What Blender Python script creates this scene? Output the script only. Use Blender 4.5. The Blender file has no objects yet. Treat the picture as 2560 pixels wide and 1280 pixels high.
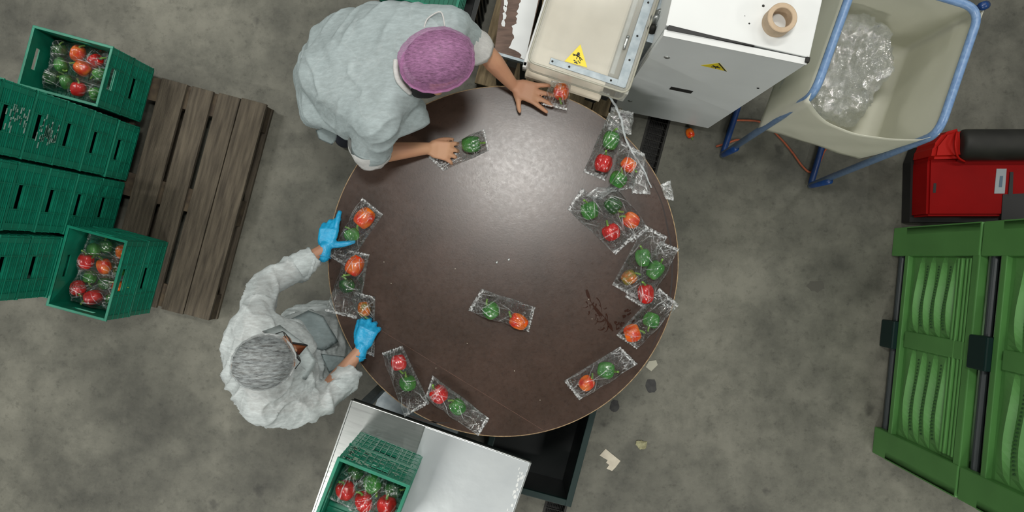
import bpy, bmesh, math, random
from mathutils import Vector, Matrix, noise as mnoise
from math import sin, cos, pi, sqrt, radians

# ------------------------------------------------------------------ camera, world, lights, exposure
CAM_H, FOC = 4.10, 1846.0
sc = bpy.context.scene
COL = sc.collection
cam_d = bpy.data.cameras.new('camera')
cam_d.sensor_fit = 'HORIZONTAL'; cam_d.sensor_width = 36.0
cam_d.lens = FOC / 2560.0 * 36.0
cam = bpy.data.objects.new('camera', cam_d); COL.objects.link(cam)
cam.location = (0, 0, CAM_H)
sc.camera = cam
sc.view_settings.view_transform = 'Standard'
sc.view_settings.look = 'None'
sc.view_settings.gamma = 1.0
sc.view_settings.use_curve_mapping = False
sc.view_settings.exposure = 0.0

world = bpy.data.worlds.new('hall_air'); sc.world = world
world.use_nodes = True
bg = world.node_tree.nodes['Background']
bg.inputs[0].default_value = (0.82, 0.93, 0.90, 1)
bg.inputs[1].default_value = 0.075


def area(name, loc, sx, sy, power, target=(0, 0, 0.5), col=(1.0, 0.98, 0.93)):
    l = bpy.data.lights.new(name, 'AREA'); l.shape = 'RECTANGLE'
    l.size = sx; l.size_y = sy; l.energy = power; l.color = col
    o = bpy.data.objects.new(name, l); COL.objects.link(o)
    o.location = loc
    d = Vector(target) - Vector(loc)
    o.rotation_euler = d.to_track_quat('-Z', 'Y').to_euler()
    return o


area('ceiling_lamp', (0.06, 0.88, 5.2), 0.55, 0.40, 72, (0.1, 0.45, 0.5))
# unseen tube lights added all round the hall for fill and film glints
for lx, ly, pw, sp in ((-3.5, 2.2, 62, 105), (3.6, 2.6, 26, 120), (-2.7, -3.0, 66, 105), (2.7, -3.2, 44, 105), (1.3, 2.7, 30, 120),
                       (-6.0, -1.0, 80, 170), (6.5, -0.8, 60, 170), (0.4, 7.0, 26, 170), (0.2, -5.6, 120, 170), (6.0, 5.5, 20, 170), (-6.0, 6.0, 20, 170)):
    o_ = area('added_tube_light', (lx, ly, 5.3), 1.5, 0.12, pw, (lx, ly + .001, 0.3) if sp < 150 else (lx * .3, ly * .3, 0.3))
    o_.data.spread = radians(sp)


def W(px, py, h):
    """point of the hall that stands at height h over the photograph's pixel (taken straight from above)"""
    s = (CAM_H - h) / FOC
    return Vector(((px - 1280) * s, (640 - py) * s, h))


CA, SA = cos(radians(15)), sin(radians(15))
ROT = -radians(15)


def AB(a, b, h=0.0):
    return Vector((CA * a - SA * b, -(SA * a + CA * b), h))


# ------------------------------------------------------------------ materials
MATS = {}


def newmat(name):
    m = bpy.data.materials.new(name); m.use_nodes = True
    MATS[name] = m
    return m, m.node_tree.nodes, m.node_tree.links, m.node_tree.nodes['Principled BSDF']


def mat(name, col, rough=0.5, metal=0.0, col2=None, scale=8.0, bump=0.0, bscale=60.0, spec=0.5, stretch=None,
        detail=6.0, contrast=(0.35, 0.65), alpha=1.0, rvar=0.0, transl=0.0):
    m, N, L, P = newmat(name)
    P.inputs['Base Color'].default_value = (*col, 1)
    P.inputs['Roughness'].default_value = rough
    P.inputs['Metallic'].default_value = metal
    P.inputs['Specular IOR Level'].default_value = spec
    P.inputs['Alpha'].default_value = alpha
    tc = N.new('ShaderNodeTexCoord')
    mp = N.new('ShaderNodeMapping')
    L.new(tc.outputs['Object'], mp.inputs['Vector'])
    if stretch:
        mp.inputs['Scale'].default_value = stretch
    if col2 is not None or rvar:
        n = N.new('ShaderNodeTexNoise'); n.inputs['Scale'].default_value = scale
        n.inputs['Detail'].default_value = detail
        L.new(mp.outputs[0], n.inputs['Vector'])
        mr = N.new('ShaderNodeMapRange')
        mr.inputs[1].default_value, mr.inputs[2].default_value = contrast
        L.new(n.outputs[0], mr.inputs[0])
        if col2 is not None:
            mx = N.new('ShaderNodeMix'); mx.data_type = 'RGBA'
            mx.inputs[6].default_value = (*col, 1); mx.inputs[7].default_value = (*col2, 1)
            L.new(mr.outputs[0], mx.inputs[0]); L.new(mx.outputs[2], P.inputs['Base Color'])
        if rvar:
            r2 = N.new('ShaderNodeMapRange')
            r2.inputs[3].default_value = rough - rvar; r2.inputs[4].default_value = rough + rvar
            L.new(mr.outputs[0], r2.inputs[0]); L.new(r2.outputs[0], P.inputs['Roughness'])
    if bump:
        n = N.new('ShaderNodeTexNoise'); n.inputs['Scale'].default_value = bscale; n.inputs['Detail'].default_value = 5
        L.new(mp.outputs[0], n.inputs['Vector'])
        b = N.new('ShaderNodeBump'); b.inputs['Strength'].default_value = bump; b.inputs['Distance'].default_value = 0.01
        L.new(n.outputs[0], b.inputs['Height']); L.new(b.outputs[0], P.inputs['Normal'])
    if transl:
        t = N.new('ShaderNodeBsdfTranslucent'); t.inputs[0].default_value = (*col, 1)
        ms = N.new('ShaderNodeMixShader'); ms.inputs[0].default_value = transl
        out = N['Material Output']
        L.new(P.outputs[0], ms.inputs[1]); L.new(t.outputs[0], ms.inputs[2]); L.new(ms.outputs[0], out.inputs[0])
    return m


def floor_mat():
    m, N, L, P = newmat('worn_concrete')
    tc = N.new('ShaderNodeTexCoord')

    def nz(scale, detail=8, rough=0.6, off=0):
        mp = N.new('ShaderNodeMapping'); mp.inputs['Location'].default_value = (off, off * .7, 0)
        L.new(tc.outputs['Object'], mp.inputs[0])
        n = N.new('ShaderNodeTexNoise'); n.inputs['Scale'].default_value = scale
        n.inputs['Detail'].default_value = detail; n.inputs['Roughness'].default_value = rough
        L.new(mp.outputs[0], n.inputs['Vector']); return n
    n1 = nz(1.3, 10, .62)
    r1 = N.new('ShaderNodeValToRGB')
    r1.color_ramp.elements[0].position = .30; r1.color_ramp.elements[0].color = (.042, .043, .033, 1)
    r1.color_ramp.elements[1].position = .66; r1.color_ramp.elements[1].color = (.190, .187, .150, 1)
    L.new(n1.outputs[0], r1.inputs[0])
    n2 = nz(7, 10, .7, 3)
    r2 = N.new('ShaderNodeValToRGB')
    r2.color_ramp.elements[0].position = .33; r2.color_ramp.elements[0].color = (.55, .56, .55, 1)
    r2.color_ramp.elements[1].position = .58; r2.color_ramp.elements[1].color = (1, 1, 1, 1)
    L.new(n2.outputs[0], r2.inputs[0])
    mx = N.new('ShaderNodeMix'); mx.data_type = 'RGBA'; mx.blend_type = 'MULTIPLY'; mx.inputs[0].default_value = .85
    L.new(r1.outputs[0], mx.inputs[6]); L.new(r2.outputs[0], mx.inputs[7])
    n3 = nz(26, 6, .75, 9)
    r3 = N.new('ShaderNodeValToRGB')
    r3.color_ramp.elements[0].position = .30; r3.color_ramp.elements[0].color = (.42, .42, .40, 1)
    r3.color_ramp.elements[1].position = .46; r3.color_ramp.elements[1].color = (1, 1, 1, 1)
    L.new(n3.outputs[0], r3.inputs[0])
    mx2 = N.new('ShaderNodeMix'); mx2.data_type = 'RGBA'; mx2.blend_type = 'MULTIPLY'; mx2.inputs[0].default_value = .6
    L.new(mx.outputs[2], mx2.inputs[6]); L.new(r3.outputs[0], mx2.inputs[7])
    # sparse roundish dark spots
    v = N.new('ShaderNodeTexVoronoi'); v.inputs['Scale'].default_value = 3.1; v.inputs['Randomness'].default_value = 1
    mp = N.new('ShaderNodeMapping'); L.new(tc.outputs['Object'], mp.inputs[0])
    wn = nz(9, 4, .6, 5)
    ad = N.new('ShaderNodeMix'); ad.data_type = 'VECTOR'; ad.inputs[0].default_value = .12
    L.new(mp.outputs[0], ad.inputs[4]); L.new(wn.outputs[1], ad.inputs[5]); L.new(ad.outputs[1], v.inputs['Vector'])
    rv = N.new('ShaderNodeValToRGB')
    rv.color_ramp.elements[0].position = .045; rv.color_ramp.elements[0].color = (.38, .38, .38, 1)
    rv.color_ramp.elements[1].position = .11; rv.color_ramp.elements[1].color = (1, 1, 1, 1)
    L.new(v.outputs['Distance'], rv.inputs[0])
    mx3 = N.new('ShaderNodeMix'); mx3.data_type = 'RGBA'; mx3.blend_type = 'MULTIPLY'; mx3.inputs[0].default_value = .75
    L.new(mx2.outputs[2], mx3.inputs[6]); L.new(rv.outputs[0], mx3.inputs[7])
    L.new(mx3.outputs[2], P.inputs['Base Color'])
    P.inputs['Roughness'].default_value = .62
    b = N.new('ShaderNodeBump'); b.inputs['Strength'].default_value = .25; b.inputs['Distance'].default_value = .01
    L.new(n3.outputs[0], b.inputs['Height']); L.new(b.outputs[0], P.inputs['Normal'])
    return m


def table_mat():
    m, N, L, P = newmat('brown_phenolic_board')
    tc = N.new('ShaderNodeTexCoord')

    def nz(scale, detail=8, rough=0.6, st=None):
        mp = N.new('ShaderNodeMapping')
        if st: mp.inputs['Scale'].default_value = st
        L.new(tc.outputs['Object'], mp.inputs[0])
        n = N.new('ShaderNodeTexNoise'); n.inputs['Scale'].default_value = scale
        n.inputs['Detail'].default_value = detail; n.inputs['Roughness'].default_value = rough
        L.new(mp.outputs[0], n.inputs['Vector']); return n
    n1 = nz(5, 10, .65)
    r1 = N.new('ShaderNodeValToRGB')
    r1.color_ramp.elements[0].position = .35; r1.color_ramp.elements[0].color = (.036, .020, .013, 1)
    r1.color_ramp.elements[1].position = .68; r1.color_ramp.elements[1].color = (.056, .032, .023, 1)
    L.new(n1.outputs[0], r1.inputs[0])
    n2 = nz(70, 6, .8)
    r2 = N.new('ShaderNodeValToRGB')
    r2.color_ramp.elements[0].position = .30; r2.color_ramp.elements[0].color = (.45, .42, .4, 1)
    r2.color_ramp.elements[1].position = .50; r2.color_ramp.elements[1].color = (1, 1, 1, 1)
    L.new(n2.outputs[0], r2.inputs[0])
    mx = N.new('ShaderNodeMix'); mx.data_type = 'RGBA'; mx.blend_type = 'MULTIPLY'; mx.inputs[0].default_value = .7
    L.new(r1.outputs[0], mx.inputs[6]); L.new(r2.outputs[0], mx.inputs[7])
    L.new(mx.outputs[2], P.inputs['Base Color'])
    rr = N.new('ShaderNodeMapRange'); rr.inputs[1].default_value = .3; rr.inputs[2].default_value = .7
    rr.inputs[3].default_value = .26; rr.inputs[4].default_value = .33
    n3 = nz(48, 8, .75)
    L.new(n3.outputs[0], rr.inputs[0]); L.new(rr.outputs[0], P.inputs['Roughness'])
    P.inputs['Specular IOR Level'].default_value = .6
    b = N.new('ShaderNodeBump'); b.inputs['Strength'].default_value = .05; b.inputs['Distance'].default_value = .004
    n4 = nz(120, 5, .7)
    L.new(n4.outputs[0], b.inputs['Height']); L.new(b.outputs[0], P.inputs['Normal'])
    return m


def film_mat(name='clear_film', base=.10, white=.05):
    m, N, L, P = newmat(name)
    N.remove(P)
    out = N['Material Output']
    tr = N.new('ShaderNodeBsdfTransparent'); tr.inputs[0].default_value = (.985, .99, .99, 1)
    gl = N.new('ShaderNodeBsdfGlossy'); gl.inputs['Roughness'].default_value = .06
    gl.inputs[0].default_value = (1, 1, 1, 1)
    df = N.new('ShaderNodeBsdfDiffuse'); df.inputs[0].default_value = (.95, 1, 1, 1)
    tc = N.new('ShaderNodeTexCoord')
    n = N.new('ShaderNodeTexNoise'); n.inputs['Scale'].default_value = 38; n.inputs['Detail'].default_value = 3
    n.inputs['Distortion'].default_value = 1.2
    L.new(tc.outputs['Object'], n.inputs['Vector'])
    v = N.new('ShaderNodeTexVoronoi'); v.feature = 'DISTANCE_TO_EDGE'; v.inputs['Scale'].default_value = 34
    mxv = N.new('ShaderNodeMix'); mxv.data_type = 'VECTOR'; mxv.inputs[0].default_value = .06
    L.new(tc.outputs['Object'], mxv.inputs[4]); L.new(n.outputs[1], mxv.inputs[5]); L.new(mxv.outputs[1], v.inputs['Vector'])
    ad = N.new('ShaderNodeMath'); ad.operation = 'ADD'
    mu = N.new('ShaderNodeMath'); mu.operation = 'MINIMUM'; mu.inputs[1].default_value = .18
    L.new(v.outputs['Distance'], mu.inputs[0])
    m3 = N.new('ShaderNodeMath'); m3.operation = 'MULTIPLY'; m3.inputs[1].default_value = 2.0
    L.new(mu.outputs[0], m3.inputs[0])
    L.new(m3.outputs[0], ad.inputs[0]); L.new(n.outputs[0], ad.inputs[1])
    b = N.new('ShaderNodeBump'); b.inputs['Strength'].default_value = .8; b.inputs['Distance'].default_value = .006
    L.new(ad.outputs[0], b.inputs['Height'])
    L.new(b.outputs[0], gl.inputs['Normal'])
    lw = N.new('ShaderNodeLayerWeight'); lw.inputs[0].default_value = .35
    L.new(b.outputs[0], lw.inputs['Normal'])
    mr = N.new('ShaderNodeMapRange'); mr.inputs[3].default_value = base; mr.inputs[4].default_value = .55
    L.new(lw.outputs['Fresnel'], mr.inputs[0])
    at = N.new('ShaderNodeAttribute'); at.attribute_name = 'crease'  # whitens seals and creases; the crease streaks are glints put into the colour
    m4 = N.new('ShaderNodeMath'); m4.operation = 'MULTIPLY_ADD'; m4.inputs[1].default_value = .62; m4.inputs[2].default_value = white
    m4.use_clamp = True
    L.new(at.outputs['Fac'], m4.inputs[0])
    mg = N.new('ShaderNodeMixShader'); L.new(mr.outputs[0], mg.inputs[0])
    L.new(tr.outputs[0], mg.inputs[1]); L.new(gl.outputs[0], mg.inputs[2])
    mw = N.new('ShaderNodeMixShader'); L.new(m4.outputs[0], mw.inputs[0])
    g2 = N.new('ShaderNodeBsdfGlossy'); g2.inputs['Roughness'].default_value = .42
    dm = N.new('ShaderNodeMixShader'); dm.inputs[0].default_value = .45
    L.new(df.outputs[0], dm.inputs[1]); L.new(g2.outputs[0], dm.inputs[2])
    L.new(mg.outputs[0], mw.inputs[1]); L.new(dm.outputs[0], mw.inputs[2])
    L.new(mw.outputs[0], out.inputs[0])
    return m


def fibre_mat(name, col, alpha=.75, amp=.25, scale=60, crease=0.0, rough=.75, gloss=.25, fibre_dir=(1, 3.2, 1)):
    """thin spunbond cloth: opacity and colour mottled by fibres, part of the light passes"""
    m, N, L, P = newmat(name)
    P.inputs['Base Color'].default_value = (*col, 1)
    P.inputs['Roughness'].default_value = rough
    P.inputs['Specular IOR Level'].default_value = gloss
    tc = N.new('ShaderNodeTexCoord')
    mp = N.new('ShaderNodeMapping'); mp.inputs['Scale'].default_value = fibre_dir
    mp.inputs['Rotation'].default_value = (0, 0, .5)
    L.new(tc.outputs['Object'], mp.inputs[0])
    n = N.new('ShaderNodeTexNoise'); n.inputs['Scale'].default_value = scale; n.inputs['Detail'].default_value = 7
    n.inputs['Roughness'].default_value = .7
    L.new(mp.outputs[0], n.inputs['Vector'])
    mr = N.new('ShaderNodeMapRange'); mr.inputs[1].default_value = .3; mr.inputs[2].default_value = .7
    mr.inputs[3].default_value = max(0, alpha - amp); mr.inputs[4].default_value = min(1, alpha + amp)
    L.new(n.outputs[0], mr.inputs[0]); L.new(mr.outputs[0], P.inputs['Alpha'])
    cm = N.new('ShaderNodeMix'); cm.data_type = 'RGBA'
    cm.inputs[6].default_value = (*[c * .90 for c in col], 1); cm.inputs[7].default_value = (*[min(1, c * 1.09) for c in col], 1)
    n5 = N.new('ShaderNodeTexNoise'); n5.inputs['Scale'].default_value = scale * .5; n5.inputs['Detail'].default_value = 8
    n5.inputs['Roughness'].default_value = .75
    L.new(mp.outputs[0], n5.inputs['Vector'])
    m5 = N.new('ShaderNodeMapRange'); m5.inputs[1].default_value = .35; m5.inputs[2].default_value = .65
    L.new(n5.outputs[0], m5.inputs[0]); L.new(m5.outputs[0], cm.inputs[0])
    last = cm.outputs[2]
    if crease:
        nd = N.new('ShaderNodeTexNoise'); nd.inputs['Scale'].default_value = 5; L.new(tc.outputs['Object'], nd.inputs['Vector'])
        mv = N.new('ShaderNodeMix'); mv.data_type = 'VECTOR'; mv.inputs[0].default_value = .22
        L.new(tc.outputs['Object'], mv.inputs[4]); L.new(nd.outputs[1], mv.inputs[5])
        vo = N.new('ShaderNodeTexVoronoi'); vo.feature = 'DISTANCE_TO_EDGE'; vo.inputs['Scale'].default_value = 7
        L.new(mv.outputs[1], vo.inputs['Vector'])
        cr = N.new('ShaderNodeMapRange'); cr.inputs[1].default_value = 0; cr.inputs[2].default_value = .022
        cr.inputs[3].default_value = crease; cr.inputs[4].default_value = 0
        L.new(vo.outputs['Distance'], cr.inputs[0])
        c2 = N.new('ShaderNodeMix'); c2.data_type = 'RGBA'; c2.inputs[7].default_value = (.86, .90, .90, 1)
        L.new(cr.outputs[0], c2.inputs[0]); L.new(last, c2.inputs[6]); last = c2.outputs[2]
    L.new(last, P.inputs['Base Color'])
    b = N.new('ShaderNodeBump'); b.inputs['Strength'].default_value = .14; b.inputs['Distance'].default_value = .003
    L.new(n.outputs[0], b.inputs['Height']); L.new(b.outputs[0], P.inputs['Normal'])
    t = N.new('ShaderNodeBsdfTranslucent'); t.inputs[0].default_value = (*col, 1)
    ms = N.new('ShaderNodeMixShader'); ms.inputs[0].default_value = .15
    L.new(P.outputs[0], ms.inputs[1]); L.new(t.outputs[0], ms.inputs[2]); L.new(ms.outputs[0], N['Material Output'].inputs[0])
    return m


def pepper_mat(name, c1, c2, scale=.75):
    m, N, L, P = newmat(name)
    tc = N.new('ShaderNodeTexCoord')
    n = N.new('ShaderNodeTexNoise'); n.inputs['Scale'].default_value = scale; n.inputs['Detail'].default_value = 2
    L.new(tc.outputs['Object'], n.inputs['Vector'])
    r = N.new('ShaderNodeValToRGB')
    r.color_ramp.elements[0].position = .38; r.color_ramp.elements[0].color = (*c1, 1)
    r.color_ramp.elements[1].position = .62; r.color_ramp.elements[1].color = (*c2, 1)
    L.new(n.outputs[0], r.inputs[0]); L.new(r.outputs[0], P.inputs['Base Color'])
    P.inputs['Roughness'].default_value = .22
    P.inputs['Specular IOR Level'].default_value = .55
    P.inputs['Coat Weight'].default_value = .3
    return m


def clear_mat(name, col, alpha, rough=.15):
    m, N, L, P = newmat(name)
    P.inputs['Base Color'].default_value = (*col, 1)
    P.inputs['Roughness'].default_value = rough
    P.inputs['Alpha'].default_value = alpha
    return m


M_floor = floor_mat()
M_table = table_mat()
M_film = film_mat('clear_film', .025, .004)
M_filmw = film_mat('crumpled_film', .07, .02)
M_edge = mat('plywood_edge', (.36, .25, .13), .7, col2=(.2, .13, .07), scale=60)
M_crate = mat('green_crate_plastic', (.004, .215, .130), .42, col2=(.003, .155, .092), scale=10)
M_crate2 = mat('fresh_green_crate_plastic', (.006, .215, .125), .42, col2=(.005, .16, .095), scale=10)
M_scuff = mat('white_scuff', (.35, .45, .40), .8, col2=(.12, .26, .2), scale=40)
M_dark = mat('dark_plastic', (.006, .010, .010), .38)
M_darkgreen = mat('dark_green_plastic', (.003, .018, .016), .5, spec=.3)
M_board = mat('weathered_pallet_board', (.125, .103, .072), .8, col2=(.048, .038, .026), scale=4, stretch=(16, 1.4, 3),
              bump=.5, bscale=22, contrast=(.3, .7))
M_block = mat('pallet_block_wood', (.10, .075, .045), .85, col2=(.05, .036, .024), scale=20)
M_newwood = mat('pale_pallet_wood', (.30, .23, .13), .8, col2=(.15, .11, .06), scale=6, stretch=(10, 1.4, 2), bump=.4, bscale=30)
M_white = mat('white_enamel', (.74, .76, .75), .38, col2=(.69, .71, .70), scale=3)
M_grey = mat('grey_enamel', (.84, .88, .88), .4, col2=(.77, .81, .81), scale=3.5, contrast=(.3, .7))
M_steel = mat('brushed_steel', (.46, .48, .47), .34, .85, col2=(.34, .36, .35), scale=6, stretch=(1, 14, 1), rvar=.06)
M_sheet = mat('dull_aluminium_sheet', (.63, .67, .68), .36, .55, col2=(.54, .58, .60), scale=5, contrast=(.3, .7), bump=.08, bscale=20)
M_steeld = mat('galvanised_steel', (.30, .34, .36), .45, .6, col2=(.22, .26, .28), scale=30)
M_iron = mat('dark_iron', (.035, .034, .030), .6, .5, col2=(.015, .015, .013), scale=20)
M_black = mat('black_metal', (.006, .006, .006), .5)
M_belt = mat('cream_conveyor_belt', (.84, .76, .62), .5, col2=(.66, .58, .45), scale=5)
M_guard = clear_mat('hazy_acrylic', (.80, .80, .72), .27, .12)
M_guarde = clear_mat('hazy_acrylic_edge', (.50, .49, .40), .72, .2)
M_yellow = mat('warning_yellow', (.82, .66, .01), .4)
M_ink = mat('black_print', (.012, .012, .012), .5)
M_card = mat('tape_core_cardboard', (.55, .42, .29), .7, col2=(.48, .36, .24), scale=30)
M_brown = mat('bare_brown_board', (.17, .11, .085), .7, col2=(.10, .065, .05), scale=12, stretch=(1, 5, 1), bump=.4, bscale=30)
M_flake = mat('flaking_white_paint', (.80, .83, .83), .45, col2=(.72, .75, .75), scale=5)
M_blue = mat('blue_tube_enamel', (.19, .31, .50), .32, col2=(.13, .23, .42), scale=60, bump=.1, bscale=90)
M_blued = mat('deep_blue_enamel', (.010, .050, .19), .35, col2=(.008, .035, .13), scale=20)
M_sack = mat('translucent_sack_cloth', (.80, .80, .68), .5, col2=(.73, .73, .61), scale=3, bump=.1, bscale=5, alpha=.84, transl=.15)
M_red = mat('red_machine_paint', (.26, .002, .002), .6, col2=(.20, .0015, .0015), scale=3, spec=.12)
M_redb = mat('red_hood_paint', (.38, .006, .003), .55, spec=.2)
M_seat = mat('charcoal_rubber', (.022, .022, .018), .65, col2=(.014, .014, .012), scale=10)
M_label = mat('grey_data_plate', (.30, .33, .35), .4)
M_box = mat('leaf_green_plastic', (.085, .25, .062), .48, col2=(.068, .205, .05), scale=3)
M_boxrib = mat('leaf_green_rib', (.115, .32, .085), .45, col2=(.095, .27, .07), scale=4)
M_perf = mat('dark_green_perforation', (.02, .075, .02), .6)
M_rod = mat('grey_runner_pipe', (.045, .055, .058), .45, .2)
M_cordo = mat('orange_rope', (.42, .10, .035), .7, col2=(.25, .06, .03), scale=50)
M_paper = mat('torn_cardboard', (.62, .57, .46), .8, col2=(.52, .47, .38), scale=20)
M_scrapy = mat('dried_leaf_scrap', (.35, .34, .20), .8, col2=(.20, .19, .10), scale=50)
M_tar = mat('dark_floor_patch', (.030, .030, .031), .8, col2=(.05, .05, .048), scale=30)
M_stain = mat('dried_juice', (.030, .010, .005), .22)
M_mark = mat('dark_edge_groove', (.018, .010, .007), .6)
M_skin = mat('skin', (.47, .25, .155), .5, col2=(.42, .21, .13), scale=8)
M_skin1 = mat('skin_warm', (.52, .285, .165), .5, col2=(.47, .235, .14), scale=8)
M_glove = mat('blue_nitrile_glove', (.010, .335, .60), .38, col2=(.008, .27, .50), scale=30, bump=.25, bscale=70)
M_gown1 = fibre_mat('pale_blue_gown_cloth', (.45, .53, .54), .92, .08, 32, crease=.10)
M_gown2 = fibre_mat('white_gown_cloth', (.64, .70, .70), .84, .14, 30, crease=.45)
M_cuff = fibre_mat('white_sleeve_cloth', (.72, .72, .70), .96, .04, 50)
M_cap1 = fibre_mat('pink_cap_cloth', (.70, .33, .62), .44, .22, 60, fibre_dir=(1, 4, 1))
M_cap1b = fibre_mat('pink_cap_band', (.70, .32, .60), .9, .08, 60)
M_cap2 = fibre_mat('white_cap_cloth', (.66, .72, .73), .32, .40, 26, fibre_dir=(1.2, 6, 1))
M_cap2b = fibre_mat('white_cap_band', (.62, .65, .65), .92, .06, 60)
M_hair = mat('dark_hair', (.020, .016, .014), .5, col2=(.05, .04, .03), scale=10, stretch=(1, 12, 1))
M_hair2 = mat('grey_brown_hair', (.035, .036, .038), .5, col2=(.09, .075, .06), scale=9, stretch=(1, 12, 1))
M_trous = mat('dark_navy_trousers', (.008, .012, .03), .8)
M_shoe = mat('black_shoe', (.008, .008, .008), .5)
M_mask = mat('black_cloth', (.006, .006, .007), .75)
M_amber = mat('amber_brown_cloth', (.32, .085, .010), .45, col2=(.10, .02, .006), scale=14, contrast=(.4, .6))
M_eye = mat('eye', (.6, .6, .58), .2)
M_stem = mat('pepper_stem_green', (.17, .34, .055), .4)
M_pep = {
    'red': pepper_mat('red_pepper_skin', (.62, .012, .008), (.45, .006, .005)),
    'orange_red': pepper_mat('orange_red_pepper_skin', (.66, .030, .006), (.75, .17, .012)),
    'orange': pepper_mat('orange_pepper_skin', (.78, .17, .010), (.68, .045, .006), .9),
    'green': pepper_mat('green_pepper_skin', (.030, .155, .028), (.055, .24, .035)),
    'dark_green': pepper_mat('dark_green_pepper_skin', (.010, .055, .012), (.022, .11, .018)),
    'olive': pepper_mat('ripening_pepper_skin', (.17, .16, .022), (.52, .13, .015), 1.0),
}

# ------------------------------------------------------------------ helpers
WM = {}


def link_obj(name, me, m, parent=None):
    o = bpy.data.objects.new(name, me); COL.objects.link(o)
    if m and not me.materials:
        for x in (m if isinstance(m, (list, tuple)) else [m]): me.materials.append(x)
    if parent is not None:
        o.parent = parent
    return o


def root_matrix(p):
    M = Matrix.Identity(4)
    while p is not None:
        M = p.matrix_basis.to_4x4() @ M if False else (Matrix.LocRotScale(p.location, p.rotation_euler, p.scale) @ M)
        p = p.parent
    return M


def obj(name, bm, m, parent=None, smooth=False, local=False):
    """bm in world space (or in the thing's own space when local); one mesh object"""
    me = bpy.data.meshes.new(name)
    if parent is not None and not local:
        bm.transform(root_matrix(parent).inverted())
    loc = None
    if parent is None and not local and len(bm.verts):
        xs = [v.co.x for v in bm.verts]; ys = [v.co.y for v in bm.verts]; zs = [v.co.z for v in bm.verts]
        loc = Vector(((min(xs) + max(xs)) / 2, (min(ys) + max(ys)) / 2, min(zs)))
        bm.transform(Matrix.Translation(-loc))
    if smooth:
        for f in bm.faces: f.smooth = True
    bmesh.ops.recalc_face_normals(bm, faces=bm.faces[:])
    bm.to_mesh(me); bm.free()
    o = link_obj(name, me, m, parent)
    if loc is not None: o.location = loc
    return o


def tag(o, label=None, cat=None, group=None, kind=None):
    if label: o['label'] = label
    if cat: o['category'] = cat
    if group: o['group'] = group
    if kind: o['kind'] = kind
    return o


def thing(name, label, cat, loc=(0, 0, 0), rotz=0.0, group=None):
    o = bpy.data.objects.new(name, None); COL.objects.link(o)
    o.location = loc; o.rotation_euler = (0, 0, rotz)
    o.empty_display_size = .05
    return tag(o, label, cat, group)


def copy_tree(o, parent=None):
    c = o.copy(); COL.objects.link(c); c.parent = parent
    for ch in list(o.children): copy_tree(ch, c)
    return c


BM = bmesh.new


def xf(bm, verts, M):
    for v in verts: v.co = M @ v.co


def box(bm, c, s, M=None, bev=0.0):
    r = bmesh.ops.create_cube(bm, size=1.0)
    vs = r['verts']
    T = Matrix.Translation(c) @ Matrix.Diagonal((s[0], s[1], s[2], 1))
    if M is not None: T = M @ T
    xf(bm, vs, T)
    if bev:
        es = list({e for v in vs for e in v.link_edges})
        bmesh.ops.bevel(bm, geom=es, offset=bev, segments=2, affect='EDGES', profile=.6)
    return bm


def RZ(a, loc=(0, 0, 0)):
    return Matrix.Translation(loc) @ Matrix.Rotation(a, 4, 'Z')


def ico(bm, c, r, sub=2, M=None):
    v = bmesh.ops.create_icosphere(bm, subdivisions=sub, radius=1.0)['verts']
    T = Matrix.Translation(c) @ ((M or Matrix.Identity(4)) @ Matrix.Diagonal((*(r if hasattr(r, '__len__') else (r, r, r)), 1)))
    xf(bm, v, T); return v


def tube(bm, pts, r, seg=10, cap=True):
    pts = [Vector(p) for p in pts]
    n = len(pts)
    rr = r if hasattr(r, '__len__') else [r] * n
    rings = []
    up = Vector((0, 0, 1))
    prev = None
    for i, p in enumerate(pts):
        t = (pts[min(i + 1, n - 1)] - pts[max(i - 1, 0)]).normalized()
        if prev is None:
            a = t.cross(up)
            if a.length < 1e-3: a = t.cross(Vector((1, 0, 0)))
        else:
            a = prev - t * prev.dot(t)
            if a.length < 1e-4: a = t.orthogonal()
        a.normalize(); b = t.cross(a); prev = a
        rings.append([bm.verts.new(p + (a * cos(2 * pi * k / seg) + b * sin(2 * pi * k / seg)) * rr[i]) for k in range(seg)])
    for i in range(n - 1):
        for k in range(seg):
            bm.faces.new((rings[i][k], rings[i][(k + 1) % seg], rings[i + 1][(k + 1) % seg], rings[i + 1][k]))
    if cap:
        bm.faces.new(rings[0][::-1]); bm.faces.new(rings[-1])
    return bm


def prism(bm, pts, z0, z1):
    """pts: list of xy (world) ccw; vertical prism"""
    lo = [bm.verts.new((p[0], p[1], z0)) for p in pts]
    hi = [bm.verts.new((p[0], p[1], z1)) for p in pts]
    n = len(pts)
    for i in range(n):
        bm.faces.new((lo[i], lo[(i + 1) % n], hi[(i + 1) % n], hi[i]))
    bm.faces.new(lo[::-1]); bm.faces.new(hi)
    return bm


def smooth_path(pts, n=6, closed=False):
    pts = [Vector(p) for p in pts]
    out = []
    m = len(pts)
    for i in range(m - 1):
        p0 = pts[max(i - 1, 0)]; p1 = pts[i]; p2 = pts[i + 1]; p3 = pts[min(i + 2, m - 1)]
        for k in range(n):
            t = k / n
            out.append(.5 * ((2 * p1) + (p2 - p0) * t + (2 * p0 - 5 * p1 + 4 * p2 - p3) * t * t + (3 * p1 - p0 - 3 * p2 + p3) * t ** 3))
    out.append(pts[-1])
    return out


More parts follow.
